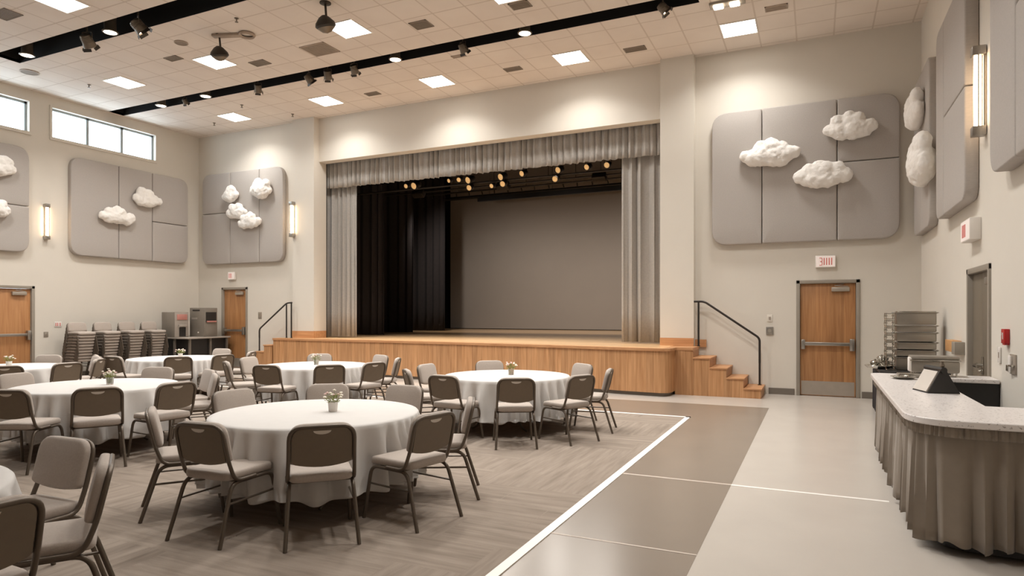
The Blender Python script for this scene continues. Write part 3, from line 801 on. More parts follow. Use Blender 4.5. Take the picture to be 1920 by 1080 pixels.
def cloud(label, m, w, h, seed):
    g = random.Random(seed); b = MB()
    n = 9
    for k in range(n):
        t = k/(n-1)*2-1
        rr = h*(.30+.16*(1-t*t))*g.uniform(.85, 1.15)
        b.sphere((t*(w/2-rr*.95), -h*.12+g.uniform(-.03, .03), .10), rr, 12, 8, (1, .9, .55))
    for k in range(6):
        t = g.uniform(-.6, .6); rr = h*g.uniform(.22, .32)
        b.sphere((t*w*.42, h*(.16+.12*(1-abs(t)))*g.uniform(.7, 1.2), .11), rr, 12, 8, (1, .95, .6))
    b.sphere((w*g.uniform(-.12, .05), h*.14, .12), h*.36, 12, 8, (1.1, .95, .6))
    o = b.build('cloud', M['cloud']); o.matrix_world = m
    md = o.modifiers.new('merge', 'REMESH'); md.mode = 'VOXEL'; md.voxel_size = .018; md.use_smooth_shade = True
    sm = o.modifiers.new('soft', 'SMOOTH'); sm.iterations = 3; sm.factor = .5
    tx = bpy.data.textures.get('fluff') or bpy.data.textures.new('fluff', 'CLOUDS'); tx.noise_scale = .11; tx.noise_depth = 3
    dm = o.modifiers.new('fluff', 'DISPLACE'); dm.texture = tx; dm.strength = .05; dm.mid_level = .5; dm.texture_coords = 'GLOBAL'
    tag(o, label, 'cloud', 'fluffy white wall clouds')
yb = YB-.11
def cb(x, z, w, h, s, lab): h *= .88; cloud(lab, facing((x, yb, z), (1, 0, 0), up), w, h, s)
cb(-.79, 4.62, 1.1, .58, 1, 'white cotton cloud on the large right panel, leftmost and widest')
cb(.12, 4.13, 1.0, .55, 2, 'white cotton cloud on the large right panel, lowest one')
cb(.57, 4.96, .9, .52, 3, 'white cotton cloud on the large right panel, top right one')
cb(-14.98, 4.93, .62, .5, 4, 'round white cotton cloud at the upper left of the panel beside the left pilaster')
cb(-13.82, 5.0, .8, .58, 5, 'white cotton cloud at the upper right of the panel beside the left pilaster')
cb(-14.72, 4.42, .8, .5, 6, 'white cotton cloud left of centre, panel beside the left pilaster')
cb(-14.24, 4.13, .86, .5, 7, 'lowest white cotton cloud on the panel beside the left pilaster')
def cl(y, z, w, h, s, lab): w *= .92; h *= .84; cloud(lab, Matrix(((0, 0, 1, XL+.11), (1, 0, 0, y), (0, 1, 0, z), (0, 0, 0, 1))), w, h, s)
cl(10.89, 4.08, 1.05, .54, 11, 'white cotton cloud, lower left one on the panel under the three-pane window')
cl(11.73, 4.66, .92, .58, 12, 'white cotton cloud, upper right one on the panel under the three-pane window')
cl(8.22, 4.83, .75, .5, 13, 'upper white cotton cloud cut by the left picture edge')
cl(8.1, 3.88, .75, .5, 14, 'lower white cotton cloud cut by the left picture edge')
def cr(y, z, w, h, s, lab): cloud(lab, Matrix(((0, 0, -1, XR-.11), (-1, 0, 0, y), (0, 1, 0, z), (0, 0, 0, 1))), w, h, s)
cr(12.5, 4.9, .95, .58, 21, 'upper white cotton cloud on the corner panel of the right wall')
cr(11.85, 3.95, 1.0, .72, 22, 'lower white cotton cloud on the corner panel of the right wall')

# ------------------------------------------------------------ sconces
def make_sconce():
    r = thing('wall_sconce', 's', 'wall lamp')   # local: z out of wall, y up
    MB().box(-.035, .035, -.40, .40, 0, .03, bev=.005).build('back_plate', M['steel'], r)
    MB().lathe([(.034, -.37), (.036, 0), (.034, .37)], 16, Matrix.Translation((0, 0, .075)) @ Matrix.Rotation(R(-90), 4, 'X')).build('glass_tube', M['warm'], r)
    for s_ in (-1, 1):
        MB().box(-.055, .055, s_*.42-.05, s_*.42+.05, .005, .13, bev=.008).build('end_cap', M['steel'], r)
    for x in (-.05, .05): MB().box(x-.006, x+.006, -.4, .4, .07, .082).build('side_bar', M['steel'], r, 0)
    return r
sc = register(make_sconce())
def place_sc(m, lab, first=False, s=1):
    o = sc if first else dup(sc, (0, 0, 0))
    o.matrix_world = m @ Matrix.Scale(s, 4); o['label'] = lab; o['group'] = 'tall lit wall sconces'
place_sc(facing((-2.38, YB-.0, 4.04), (1, 0, 0), up), 'tall lit wall sconce right of the stage opening', True)
place_sc(facing((-12.64, YB-.2, 4.06), (1, 0, 0), up), 'tall lit wall sconce on the left pilaster')
place_sc(Matrix(((0, 0, 1, XL), (1, 0, 0, 9.28), (0, 1, 0, 3.72), (0, 0, 0, 1))), 'tall lit wall sconce on the left wall between two padded panels', s=.9)
place_sc(Matrix(((0, 0, -1, XR), (-1, 0, 0, 8.68), (0, 1, 0, 4.0), (0, 0, 0, 1))), 'large bright wall sconce on the right wall', s=1.05)

# ------------------------------------------------------------ exit signs, wall plates
def sign(label, m, w=.34, h=.22, d=.07, chars='3IIII'):
    r = thing('exit_sign', label, 'sign', group='white signs with red strokes'); r.matrix_world = m
    MB().box(-w/2, w/2, -h/2, h/2, 0, d, bev=.006).build('housing', M['white'], r)
    MB().box(-w/2+.012, w/2-.012, -h/2+.012, h/2-.012, d, d+.002).build('sign_face', M['signface'], r, 0)
    b = MB(); hh = h*.3; z0, z1 = d+.002, d+.005; x = -w*.30
    for c in chars:
        if c == '3':
            q = .045
            b.tube(fillet([(x, hh, z1), (x+q, hh, z1), (x+q, .004, z1), (x+.012, .0, z1)], .015), .006, 6).tube(fillet([(x+.012, .0, z1), (x+q, -.004, z1), (x+q, -hh, z1), (x, -hh, z1)], .015), .006, 6); x += .078
        else:
            b.box(x-.007, x+.009, -hh, hh, z0, z1); x += .042
    b.build('lettering', M['redink'], r)
sign('white exit sign with red strokes above the door right of the stage', facing((.17, YB, 2.52), (1, 0, 0), up))
sign('small white exit sign with red strokes above the door left of the stage', facing((-15.1, YB, 2.63), (1, 0, 0), up), w=.26, h=.22, chars='III')
sign('white exit sign with red strokes on the right wall near the grey door', mRt(9.15, 2.52), w=.5, h=.25, d=.11, chars='IIIII')
def plate(name, label, cat, m, w, h, d, mat, extra=None):
    r = thing(name, label, cat); r.matrix_world = m
    MB().box(-w/2, w/2, -h/2, h/2, 0, d, bev=.004).build('plate', mat, r)
    if extra: extra(r)
def sw(r): MB().box(-.02, .02, -.03, .03, .008, .016, bev=.003).build('rocker', M['steelp'], r)
plate('switch_plate', 'steel switch plate on the wall between left door and handrail', 'switch', facing((-14.06, YB, 1.5), (1, 0, 0), up), .13, .19, .01, M['steelp'], lambda r: (MB().box(-.035, .035, .02, .07, .01, .02).build('rocker', M['frame'], r, 0), MB().box(-.035, .035, -.07, -.02, .01, .02).build('socket', M['frame'], r, 0)))
plate('thermostat', 'small white wall box above the steel switch, left of the right door', 'thermostat', facing((-.8, YB, 1.46), (1, 0, 0), up), .1, .14, .012, M['wall'], sw)
plate('switch_plate', 'steel key-switch plate on the wall left of the right stage door', 'switch', facing((-.8, YB, 1.22), (1, 0, 0), up), .13, .15, .03, M['steel'], lambda r: MB().lathe([(.035, .03), (.035, .045), (.0, .045)], 14, cap=False).build('knob', M['frame'], r))
plate('switch_plate', 'small grey switch plate on the left wall beside the double door', 'switch', mL(9.29, 1.06), .1, .12, .012, M['frame'], sw)
plate('wall_notice', 'small white notice with red marks on the left wall', 'notice', mL(9.56, 1.29), .16, .13, .01, M['white'],
      lambda r: [MB().box(x, x+.018, -.04, .04, .01, .013).build('red_mark', M['redink'], r, 0) for x in (-.06, -.02, .035)])
plate('fire_alarm', 'red fire alarm pull station on the right wall', 'fire alarm', mRt(7.77, 1.33), .12, .14, .045, M['red'],
      lambda r: (MB().box(.0, .022, -.03, .035, .045, .05).build('white_mark', M['white'], r, 0), MB().box(-.055, -.035, .01, .04, .045, .05).build('white_label', M['white'], r, 0), MB().box(-.035, .045, -.085, -.065, .0, .04).build('pull_handle', M['red'], r, 0)))
plate('light_switch', 'narrow white switch plate below the fire alarm', 'switch', mRt(8.07, 1.13), .09, .16, .015, M['white'], sw)
plate('outlet_plate', 'double chrome outlet plate on the right wall, lowest of the fittings', 'outlet', mRt(7.57, 1.07), .2, .19, .012, M['steelp'],
      lambda r: (MB().box(-.085, -.01, -.08, .08, .012, .03, bev=.004).build('white_cover', M['white'], r), MB().box(-.09, -.05, -.07, -.01, .03, .045, bev=.005).build('chrome_latch', M['chrome'], r), MB().box(.02, .08, -.02, .0, .012, .05, bev=.004).build('chrome_tab', M['chrome'], r)))
r = thing('wall_block', 'tan wooden block with dark end fixed to the right wall behind the counter', 'wall block', (0, 0, 0)); r.matrix_world = mRt(10.15, 1.12)
MB().box(-.36, .16, -.07, .08, 0, .1, bev=.004).build('wood_face', M['tan'], r); MB().box(.16, .36, -.09, .07, 0, .11, bev=.004).build('dark_end', M['frame'], r)

# ------------------------------------------------------------ banquet chair
def make_chair(h0=.105, h1=.362, name='banquet_chair'):
    r = thing(name, 'c', 'chair')
    FM = M['metal']
    # seat cushion
    seat = MB().pillow(rrect(-.21, .21, -.215, .235, .075, 6), .058, .024, .012, Matrix.Translation((0, 0, .418)))
    for i, v in enumerate(seat.v):
        x, y, z = v; z -= .018*max(0, (y-.12)/.1)**2*.6
        seat.v[i] = (x, y, z-.006*math.cos(x/.215*PI/2))
    seat.build('seat', M['fabric'], r, 60)
    # back plane: x, h up the back, d forward
    ta = R(13); y0, z0 = -.185, .44
    BP = Matrix(((1, 0, 0, 0), (0, -math.sin(ta), math.cos(ta), y0), (0, math.cos(ta), math.sin(ta), z0), (0, 0, 0, 1)))
    def out(w, h0, h1, sag, rad):
        lo = [(-w+2*w*i/8, h0-sag*(1-((i/4)-1)**2)) for i in range(9)]
        pts = [Vector((*p, 0)) for p in lo]+[Vector((w, h1, 0)), Vector((-w, h1, 0))]
        rr = [rad*.55]+[0]*7+[rad*.55, rad, rad]
        return [(p.x, p.y) for p in fillet(pts, rr, 6, True)]
    bk = MB().pillow(out(.213, h0, h1+.016, .022, min(.1, (h1-h0)*.45)), .046, .022, .008, BP)
    bk.build('backrest', M['fabric'], r, 60)
    sh = MB().prism(out(.192, h0+.005, h1-.003, .03, min(.085, (h1-h0)*.4)), -.012, .002, BP)
    sh.build('back_shell', M['shell'], r, 60)
    moon = [(-.058+.116*i/8, h1-.022) for i in range(9)]+[(.058*math.cos(a), h1-.022-.026*math.sin(a)) for a in [PI*k/8 for k in range(1, 8)]]
    MB().prism(moon[::-1], -.0145, -.0115, BP).build('handle_slot', M['handle'], r, 0)  # solid pale plate painted to look like the lit handle opening
    # back frame: inverted U that bends forward into the seat rails
    def bp(x, h): return BP @ Vector((x, h, -.008))
    pts = [(-.218, .02, .412), (-.218, -.165, .412), bp(-.213, h0+.015), bp(-.21, h1+.004), bp(.21, h1+.004), bp(.213, h0+.015), (.218, -.165, .412), (.218, .02, .412)]
    path = fillet(pts, [0, .06, .05, .09, .09, .05, .06, 0], 6)
    MB().tube(path, .0135, 8).build('back_frame', FM, r, 60)
    # legs: each carries its half of the side rail
    for s_ in (-1, 1):
        MB().tube(fillet([(s_*.207, .0, .4), (s_*.207, .195, .4), (s_*.232, .255, 0)], [0, .07, 0], 6), .0138, 8).build('leg', FM, r, 60)
        MB().tube(fillet([(s_*.207, .0, .4), (s_*.207, -.185, .4), (s_*.235, -.315, 0)], [0, .07, 0], 6), .0138, 8).build('leg', FM, r, 60)
        MB().tube([(s_*.216, .215, .27), (s_*.218, -.222, .27)], .008, 6).build('stretcher', FM, r, 60)
    for y in (-.12, .12): MB().tube([(-.207, y, .4), (.207, y, .4)], .009, 6).build('crossbar', FM, r, 60)
    return r
chair = register(make_chair()); used = [False]
low = register(make_chair(.04, .24, 'stacking_chair')); used_low = [False]
def put_low(x, y, rz, label, group, z):
    if not used_low[0]:
        used_low[0] = True; low.location = (x, y, z); low.rotation_euler = (0, 0, rz); low['label'] = label; low['group'] = group; return low
    return dup(low, (x, y, z), rz, label, group)
def put_chair(x, y, rz, label, group, z=.006):
    if not used[0]:
        used[0] = True; chair.location = (x, y, z); chair.rotation_euler = (0, 0, rz); chair['label'] = label; chair['group'] = group; return chair
    return dup(chair, (x, y, z), rz, label, group)

# ------------------------------------------------------------ tables
def make_cloth(seed, R0=.86, zt=.705, hem=.2):
    g = random.Random(seed); N = 260; ph = g.uniform(0, 6)
    k = [0]
    tot = 33; 
    w = [1+.45*math.sin(i*2*PI/N*3+ph)+.25*math.sin(i*2*PI/N*7+2*ph) for i in range(N)]; sw_ = sum(w)
    ang = []; a = 0
    for i in range(N): ang.append(a*2*PI*tot/sw_); a += w[i]
    vs = [(0, 0, zt)]; fs = []
    rings = [(.3, 0), (.6, 0), (.95, 0), (.99, .003), (1.0, .012), (1.004, .04), (1.01, .12), (1.02, .22), (1.03, .32), (1.04, .42), (1.045, .5), (1.05, zt-hem)]
    for q, (rr, dz) in enumerate(rings):
        f = max(0, (dz-.012)/(zt-hem))
        for i in range(N):
            t = 2*PI*i/N
            amp = .044*min(1, f*2.6)
            w_ = math.sin(ang[i]+.3*math.sin(4*f)); d = amp*(w_+.35*abs(w_)*(1 if math.sin(ang[i]*.5) > 0 else -.4)) + .012*f*math.sin(5*t+ph)
            zz = zt-dz
            if q == len(rings)-1: zz += .028*math.sin(3*t+ph)+.018*math.sin(ang[i]*.5+1)+.01*math.sin(11*t)
            vs.append(((R0*rr+d)*math.cos(t), (R0*rr+d)*math.sin(t), zz))
    for i in range(N): fs.append((0, 1+i, 1+(i+1) % N))
    for q in range(len(rings)-1):
        for i in range(N):
            a_, b_ = 1+q*N+i, 1+q*N+(i+1) % N; fs.append((a_, a_+N, b_+N, b_))
    b = MB(); b.add(vs, fs); return b
tb = None
def make_table():
    r = thing('round_table', 't', 'table')
    MB().lathe([(.83, .665), (.84, .67), (.84, .695), (.83, .70)], 48).build('tabletop', M['trimwood'], r)
    for sx in (-1, 1):
        for sy in (-1, 1):
            MB().tube(fillet([(sx*.32, sy*.1, .665), (sx*.36, sy*.3, .06), (sx*.36, sy*.38, .012)], .05), .014, 8).build('leg', M['metal'], r)
        MB().tube([(sx*.345, -.26, .14), (sx*.345, .26, .14)], .011, 6).build('brace', M['metal'], r)
    return r
TABS = [  # x, y, phrase, chairs [(delta, centre radius, phrase)]
    (-3.88, 4.36, 'nearest large table', [(1, 1.07, 'near side, back to the viewer'), (-36, 1.02, 'near left side'), (38, 1.1, 'near right side'), (-80, 1.0, 'left side, seen edge-on'), (74, 1.07, 'right side, seen edge-on'), (-141, .98, 'far left side'), (175, .98, 'far side, behind the flowers'), (135, .98, 'far right side')]),
    (-7.69, 4.89, 'left middle table', [(0, 1.18, 'near side, back to the viewer'), (-31, 1.15, 'near left side'), (29, 1.25, 'near right side'), (64, 1.08, 'right side, seen edge-on', 25), (100, 1.02, 'far right side'), (145, 1.0, 'far side'), (-137, 1.0, 'far left side')]),
    (-11.01, 8.55, 'table by the vending machines', [(0, 1.15, 'near side, back to the viewer'), (-48, 1.08, 'near left side'), (-78, 1.08, 'left side, seen edge-on'), (33, 1.1, 'near right side'), (70, 1.1, 'right side'), (140, 1.02, 'far right side')]),
    (-7.45, 8.32, 'rear middle table', [(8, 1.2, 'near side, back to the viewer'), (-28, 1.15, 'near left side'), (36, 1.2, 'near right side'), (76, 1.1, 'right side, seen edge-on'), (118, 1.02, 'far right side'), (176, 1.0, 'far side, behind the flowers'), (-122, 1.02, 'far left side'), (-74, 1.1, 'left side, seen edge-on')]),
    (-3.84, 8.07, 'table by the white floor line', [(4, 1.25, 'near side, back to the viewer'), (-33, 1.15, 'near left side'), (37, 1.22, 'near right side'), (76, 1.15, 'right side, seen edge-on'), (118, 1.02, 'far right side'), (-167, 1.0, 'far side'), (-115, 1.05, 'far left side'), (-74, 1.12, 'left side, seen edge-on')]),
    (-11.63, 5.94, 'leftmost table', [(0, 1.2, 'near side'), (16+14, 1.25, 'near right side, back to the viewer'), (64, 1.1, 'right side, seen edge-on'), (98, 1.02, 'far right side'), (150, 1.0, 'far side')]),
    (-4.216, 1.234, 'table cut off at the lower left corner', []),
]
def make_flowers(seed, glassy, loc, label):
    g = random.Random(seed)
    r = thing('flower_vase', label, 'flower vase', loc, 0, 'small flower vases on the tables')
    prof = [(.034, 0), (.036, .004), (.043, .085), (.040, .085), (.034, .01), (.0, .01)]
    MB().lathe(prof, 18, cap=False).build('vase', M['vase'] if glassy else M['white'], r)
    b = MB()
    heads = []
    for k in range(16):
        a = g.uniform(0, 2*PI); d = g.uniform(.2, 1)**.6; h = .125+.055*(1-d)+g.uniform(-.01, .03)
        p = Vector((math.cos(a)*.085*d, math.sin(a)*.085*d, h)); heads.append(p)
        b.tube([(p.x*.25, p.y*.25, .02), (p.x*.5, p.y*.5, .085), p], .0016, 5)
    b.build('stems', M['leaf'], r)
    lf = MB()
    for k in range(70):
        a = g.uniform(0, 2*PI); d = g.uniform(.01, .06); z = g.uniform(.08, .145)
        m2 = Matrix.Translation((math.cos(a)*d, math.sin(a)*d, z)) @ Matrix.Rotation(a, 4, 'Z') @ Matrix.Rotation(g.uniform(-1.2, .3), 4, 'Y')
        l, w = g.uniform(.02, .035), .006
        lf.add([(0, 0, 0), (l*.5, w, .002), (l, 0, 0), (l*.5, -w, .002), (l*.5, 0, -.003)], [(0, 1, 4), (1, 2, 4), (2, 3, 4), (3, 0, 4)], m2)
    tag(lf.build('foliage', M['leaf'], r), kind='stuff')
    for i, p in enumerate(heads[:14]):
        bb = MB()
        for j in range(6):
            a = 2*PI*j/6+g.uniform(-.2, .2)
            bb.sphere((p.x+.008*math.cos(a), p.y+.008*math.sin(a), p.z+g.uniform(-.003, .003)), .0075, 6, 4, (1, 1, .6))
        bb.sphere((p.x, p.y, p.z+.003), .006, 6, 4)
        bb.build('blossom', M['petal2'] if i % 3 == 0 else M['petal'], r)
FL = ['white potted flowers on the nearest table', 'clear vase of white flowers on the left middle table', 'small vase of cream flowers on the table by the vending machines', "small vase of white flowers on the rear middle table", 'vase of pale flowers on the table by the white floor line', 'small vase of white flowers on the table at the left picture edge']
FP = [(-3.76, 4.42), (-7.60, 4.99), (-11.01, 8.6), (-7.46, 8.36), (-3.8, 8.12), (-11.63, 6.0)]
FZ = .707
for ti, (tx, ty, phr, chs) in enumerate(TABS):
    if tb is None:
        tb = register(make_table()); t_ = tb; t_.location = (tx, ty, .006)
    else: t_ = dup(tb, (tx, ty, .006), rnd.uniform(0, 3))
    t_['label'] = 'round folding table under the white cloth, the '+phr; t_['group'] = 'round banquet tables'
    c_ = make_cloth(ti+1).build('tablecloth', M['cloth'], smooth=70); c_.location = (tx, ty, 0)
    md = c_.modifiers.new('cloth', 'SOLIDIFY'); md.thickness = .003; md.offset = 1
    tag(c_, 'white floor-length cloth draped over the '+phr, 'tablecloth', 'white round tablecloths')
    a0 = math.atan2(-ty, -tx)
    for d, rc, w, *ex in chs:
        a = a0+R(d)
        x, y = tx+rc*math.cos(a), ty+rc*math.sin(a)
        rz = math.atan2(ty-y, tx-x)-PI/2+R(rnd.uniform(-3, 3))+R(ex[0] if ex else 0)
        put_chair(x, y, rz, 'grey chair at the %s, %s' % (phr, w), 'chairs around the round tables')
    if ti < 6: make_flowers(ti+3, ti in (1, 3, 4), (FP[ti][0], FP[ti][1], FZ), FL[ti])

for x, y, a, w in ((-3.165, 1.415, 88.2)+('near side, back to the viewer',), (-3.404, 1.914, -214.6)+('right side, seen edge-on',), (-4.003, 2.128, -178.3)+('far side, front of its back visible',)):
    put_chair(x, y, R(a), 'grey padded chair at the lower left corner table, '+w, 'chairs around the round tables')

# ------------------------------------------------------------ chair stacks by the left wall
ORD = 'bottom second third fourth fifth sixth seventh eighth ninth top'.split()
STK = [(9.72, 'first'), (10.34, 'second'), (10.97, 'third'), (11.58, 'fourth')]
for y, w in STK:
    for k in range(10):
        lab = '%s chair of the %s stack, stacks counted from the left door' % (ORD[k] if k in (0, 9) else ORD[k]+' lowest', w)
        put_low(-16.0+.018*k, y, -PI/2+R(rnd.uniform(-1.5, 1.5)), lab, 'stacked chairs along the left wall', .006+.071*k)

# ------------------------------------------------------------ vending corner
r = thing('side_table', 'grey side table with dark legs under the two vending machines', 'table', (-15.75, 12.6, 0))
MB().box(-.7, .7, -.62, .78, .87, .91, bev=.01).build('tabletop', M['machine2'], r)
for x, y in ((-.6, -.55), (.1, -.55), (.62, -.5), (.62, .15), (.62, .7), (-.6, .7)):
    MB().box(x-.025, x+.025, y-.025, y+.025, 0, .87).build('leg', M['base'], r, 0)
MB().box(-.58, .58, -.5, .74, 0, .868).build('dark_cabinet', M['dark'], r, 0)
r = thing('drinks_machine', 'shorter grey drinks machine with salmon display, the left one', 'vending machine', (-15.85, 12.22, .91))
MB().box(-.25, .25, -.22, .22, 0, .68, bev=.008).build('body', M['machine'], r)
MB().box(.25, .262, -.21, .21, .01, .67, bev=.003).build('front_panel', M['machine2'], r)
MB().box(.262, .275, -.15, .16, .47, .62, bev=.004).build('display', M['pink'], r)
MB().box(.262, .267, -.08, .12, .02, .27).build('dispensing_bay', M['dark'], r, 0)
MB().box(.262, .31, -.11, .13, .28, .34, bev=.01).build('spout_cover', M['machine2'], r)
MB().tube([(.29, -.13, .30), (.29, -.1, .27)], .015, 8).build('spout', M['chrome'], r)
r = thing('drinks_machine', 'taller grey drinks machine with glass bay, the right one', 'vending machine', (-15.5, 12.84, .91))
MB().box(-.28, .28, -.22, .22, 0, .8, bev=.008).build('body', M['machine'], r)
MB().box(.28, .292, -.21, .21, .01, .79, bev=.003).build('front_panel', M['machine'], r)
MB().box(.292, .3, -.17, .17, .40, .68).build('dark_bay', M['dark'], r, 0)
MB().box(.3, .33, -.15, .15, .40, .44, bev=.005).build('salmon_tray', M['pink'], r)
MB().box(.292, .3, -.17, .17, .05, .34, bev=.004).build('drawer', M['machine'], r)
MB().box(-.16, .12, -.226, -.221, .71, .75).build('dark_label', M['dark'], r, 0)
MB().box(-.2, .02, -.226, -.221, .48, .53).build('pale_label', M['machine2'], r, 0)
MB().lathe([(.02, 0), (.02, .01), (0, .01)], 12, Matrix.Translation((.06, -.22, .12)) @ Matrix.Rotation(R(90), 4, 'X'), cap=False).build('lock', M['white'], r)

# ------------------------------------------------------------ serving counter
outer = [(p.x, p.y) for p in fillet([(1.69, 4.83, 0), (.54, 4.86, 0), (.56, 8.42, 0), (1.69, 8.45, 0)], [0, .34, .12, 0], 8)]
inner = [(1.69, 8.04), (1.12, 8.04), (1.12, 5.72), (1.69, 5.72)]
ct = thing('serving_counter', 'curved serving counter with pale speckled top against the right wall', 'counter', (1.2, 6.6, 0))
def sh2(bm_, dx=-1.2, dy=-6.6): bm_.v = [(a+dx, c+dy, d) for a, c, d in bm_.v]; return bm_
top = MB(); top.prism(outer+inner, .835, .88)
o = sh2(top).build('countertop', M['marble'], ct, 30)
bv = o.modifiers.new('edge', 'BEVEL'); bv.width = .008; bv.segments = 3; bv.limit_method = 'ANGLE'
b = MB()
body_ = [(p.x, p.y) for p in fillet([(1.66, 5.0, 0), (.70, 5.02, 0), (.71, 8.3, 0), (1.69, 8.34, 0)], [0, .3, .1, 0], 8)]+[(1.69, 8.07), (1.08, 8.07), (1.08, 5.66), (1.66, 5.66)]
b.prism(body_, .02, .832)
sh2(b).build('carcass', M['dark'], ct, 0)
path = [(p.x, p.y) for p in fillet([(1.68, 4.90, 0), (.61, 4.93, 0), (.63, 8.36, 0), (.9, 8.38, 0)], [0, .30, .1, 0], 8)]
path = path[::-1]   # outward normal towards the room
sk_ = drape([Vector(p) for p in path], .07, .834, .045, .115, 4, rows=12, top=.22, hem=.016, reg=.9)
o = sk_.build('counter_skirt', M['skirt'], smooth=80); md = o.modifiers.new('cloth', 'SOLIDIFY'); md.thickness = .003
tag(o, 'taupe pleated skirt hanging around the serving counter', 'table skirt')
gh = drape([Vector(p) for p in offs(path, .038)], .765, .836, .010, .034, 11, rows=3, top=.9, reg=.4).build('gathered_heading', M['skirt'], o, 80)
md = gh.modifiers.new('cloth', 'SOLIDIFY'); md.thickness = .003

# tablet stand on the counter
r = thing('display_stand', 'black double-sided display stand with pale screen on the counter', 'display stand', (.93, 6.6, .88), R(-74))
b = MB(); tri = [(-.12, 0), (.13, 0), (.02, .2), (-.02, .2)]
for x in (-.14, .13):
    b.prism(tri, x, x+.015, Matrix(((0, 0, 1, 0), (1, 0, 0, 0), (0, 1, 0, 0), (0, 0, 0, 1))))
b.box(-.14, .145, -.12, .13, 0, .012, bev=.004).tube([(-.15, 0, .195), (.16, 0, .195)], .026, 10)
b.build('stand_frame', M['dark'], r)
MB().add([(-.12, -.125, .015), (.125, -.125, .015), (.125, -.035, .185), (-.12, -.035, .185), (-.12, -.115, .01), (.125, -.115, .01), (.125, -.025, .18), (-.12, -.025, .18)],
         [(0, 1, 2, 3), (7, 6, 5, 4), (0, 4, 5, 1), (1, 5, 6, 2), (2, 6, 7, 3), (3, 7, 4, 0)]).build('screen', M['screenp'], r, 0)
MB().tube([(-.3, .05, .03), (-.15, .03, .03)], .022, 10).build('roller', M['dark'], r)
MB().lathe([(.012, 0), (.02, .01), (.012, .04), (.02, .05), (0, .055)], 10, Matrix.Translation((.13, 0, .22)), cap=False).build('knob', M['fixture2'], r)

# chafing dish at the far end of the counter
r = thing('chafing_dish', 'steel box-shaped chafing dish on the far end of the counter', 'chafing dish', (1.12, 8.26, .88))
MB().box(-.19, .25, -.13, .14, .04, .17, bev=.02).build('pan', M['pan'], r)
MB().box(-.2, .26, -.14, .15, .165, .18, bev=.006).build('rim', M['chrome'], r)
MB().box(-.19, .25, -.13, .14, .18, .215, bev=.015).build('lid', M['pan'], r)
MB().box(-.21, -.17, -.12, .0, .05, .2, bev=.01).build('white_side_panel', M['white'], r)
for x, y in ((-.16, -.11), (.22, -.11), (-.16, .12), (.22, .12)): MB().tube([(x, y, 0), (x, y, .05)], .01, 6).build('foot', M['chrome'], r)
r = thing('serving_tray', 'flat steel tray in front of the chafing dish on the counter', 'tray', (.98, 7.98, .88))
MB().box(-.19, .2, -.08, .08, .02, .035, bev=.005).box(-.17, .18, -.06, .06, 0, .02).build('tray_pan', M['pan'], r)
MB().tube(rrect3 := [(p[0], p[1], .035) for p in rrect(-.19, .2, -.08, .08, .02, 3)], .006, 6, closed=True).build('tray_rim', M['chrome'], r)
r = thing('metal_dish', 'small round steel dish on the counter, left of the tray', 'dish', (.82, 7.75, .88))
MB().lathe([(.04, 0), (.09, .008), (.12, .025), (.118, .028), (.08, .014), (0, .01)], 24, cap=False).build('dish', M['chrome'], r)
MB().sphere((-.06, 0, .03), .025, 8, 6, (1, 1, .5)).sphere((.03, .03, .03), .03, 8, 6, (1, 1, .4)).build('lid_piece', M['chrome'], r)

# catering table in the corner
r = thing('catering_table', 'dark-draped catering table in the corner behind the counter', 'table', (1.26, 11.4, 0))
MB().box(-.42, .44, -.7, .9, .69, .72, bev=.006).build('tabletop', M['dark'], r)
b = drape([Vector((-.4, .85)), Vector((-.4, -.66)), Vector((.42, -.66))], .02, .69, .015, .12, 6, rows=4, top=.5)
b.build('drape', M['black'], r, 80)
def pan(x, y, z, h, label, lid=False, w=.26, d=.18):
    r = thing('hotel_pan', label, 'pan', (x, y, z), 0, 'stack of steel catering pans')
    MB().box(-w+.012, w-.012, -d+.012, d-.012, 0, h-.008, bev=.02).build('pan_body', M['pan'], r)
    MB().box(-w, w, -d, d, h-.02, h-.008, bev=.005).build('rim', M['pan'], r)
    for s_ in (-1, 1): MB().tube(fillet([(s_*(w-.01), -.05, h-.02), (s_*(w+.03), -.05, h-.01), (s_*(w+.03), .05, h-.01), (s_*(w-.01), .05, h-.02)], .02), .008, 6).build('handle', M['chrome'], r)
    if lid: MB().box(-w+.015, w-.015, -d+.015, d-.015, h-.01, h+.012, bev=.01).build('lid', M['chrome'], r)
z = .72; PH = [.2, .1, .11, .14, .1, .19]
PN = ['bottom deep', 'second from bottom', 'third from bottom', 'fourth from bottom', 'fifth from bottom', 'topmost deep']
for k, h in enumerate(PH):
    pan(1.33, 11.2, z, h, '%s steel pan in the tall stack behind the counter' % PN[k], lid=(k == 5)); z += h+.003
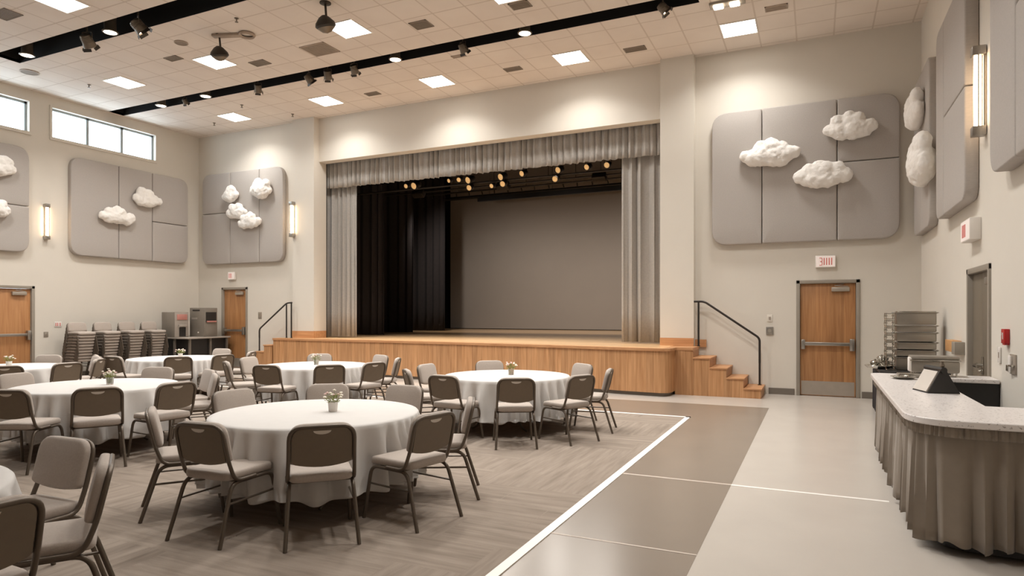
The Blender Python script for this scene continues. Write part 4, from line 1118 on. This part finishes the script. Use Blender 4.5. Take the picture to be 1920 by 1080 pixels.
# chrome wire racks stacked beside the pans
for k in range(8):
    r = thing('wire_rack', 'chrome folding rack, level %s of the stack left of the steel pans' % ('one two three four five six seven eight'.split()[k]), 'rack', (.99, 11.05, .725+k*.105), 0, 'stacked chrome racks')
    b = MB(); b.tube([(p[0], p[1], .09) for p in rrect(-.05, .05, -.14, .14, .02, 3)], .006, 6, closed=True).tube([(p[0], p[1], .01) for p in rrect(-.05, .05, -.14, .14, .02, 3)], .006, 6, closed=True)
    b.build('wire_frame', M['chrome'], r)
    for x, y in ((-.05, -.12), (.05, -.12), (-.05, .12), (.05, .12)):
        MB().tube([(x, y, .0), (x*1.1, y, .05), (x, y, .1)], .006, 6).sphere((x, y, .06), .013, 6, 4).build('leg', M['chrome'], r)
# round tray and bowls
r = thing('round_tray', 'large round steel tray at the left corner of the catering table', 'tray', (.88, 11.3, .72))
MB().lathe([(.1, 0), (.16, .008), (.2, .045), (.197, .05), (.15, .014), (0, .01)], 28, cap=False).build('tray', M['chrome'], r)
for k, (x, y, z, s) in enumerate(((.82, 11.28, .745, 1), (.94, 11.22, .745, 1.05), (.86, 11.36, .745, .9), (.9, 11.2, .83, .9), (.95, 11.36, .82, .9))):
    r = thing('steel_bowl', 'small domed steel bowl on the round tray, %s' % ('leftmost', 'front right', 'rear', 'upper front', 'upper right')[k], 'bowl', (x, y, z), 0, 'steel bowls on the round tray')
    MB().lathe([(.03*s, 0), (.06*s, .03*s), (.07*s, .07*s), (.066*s, .07*s), (.05*s, .03*s), (0, .02)], 20, cap=False).build('bowl', M['chrome'], r)
    MB().lathe([(.068*s, .07*s), (.05*s, .09*s), (.015*s, .1*s), (.015*s, .115*s), (0, .118*s)], 20, cap=False).build('lid', M['chrome'], r)

# ------------------------------------------------------------ daylight, camera, view
wd = bpy.data.worlds.new('overcast'); SC.world = wd; wd.use_nodes = True
bg = wd.node_tree.nodes['Background']; bg.inputs[0].default_value = (.72, .88, 1, 1); bg.inputs[1].default_value = 9
cam = bpy.data.cameras.new('camera'); co = bpy.data.objects.new('camera', cam); COL.objects.link(co)
co.location = (0, 0, 1.55); co.rotation_euler = (R(90), 0, R(25)); cam.sensor_width = 36; cam.lens = 1220/1920*36
cam.shift_y = 48/1920; cam.clip_start = .05; cam.clip_end = 200
SC.camera = co
vs_ = SC.view_settings; vs_.view_transform = 'Standard'; vs_.look = 'None'; vs_.gamma = 1; vs_.exposure = .16
try: vs_.use_curve_mapping = False
except Exception: pass
try:
    SC.cycles.use_denoising = True; SC.cycles.max_bounces = 8; SC.cycles.diffuse_bounces = 5; SC.cycles.sample_clamp_indirect = 4
except Exception: pass
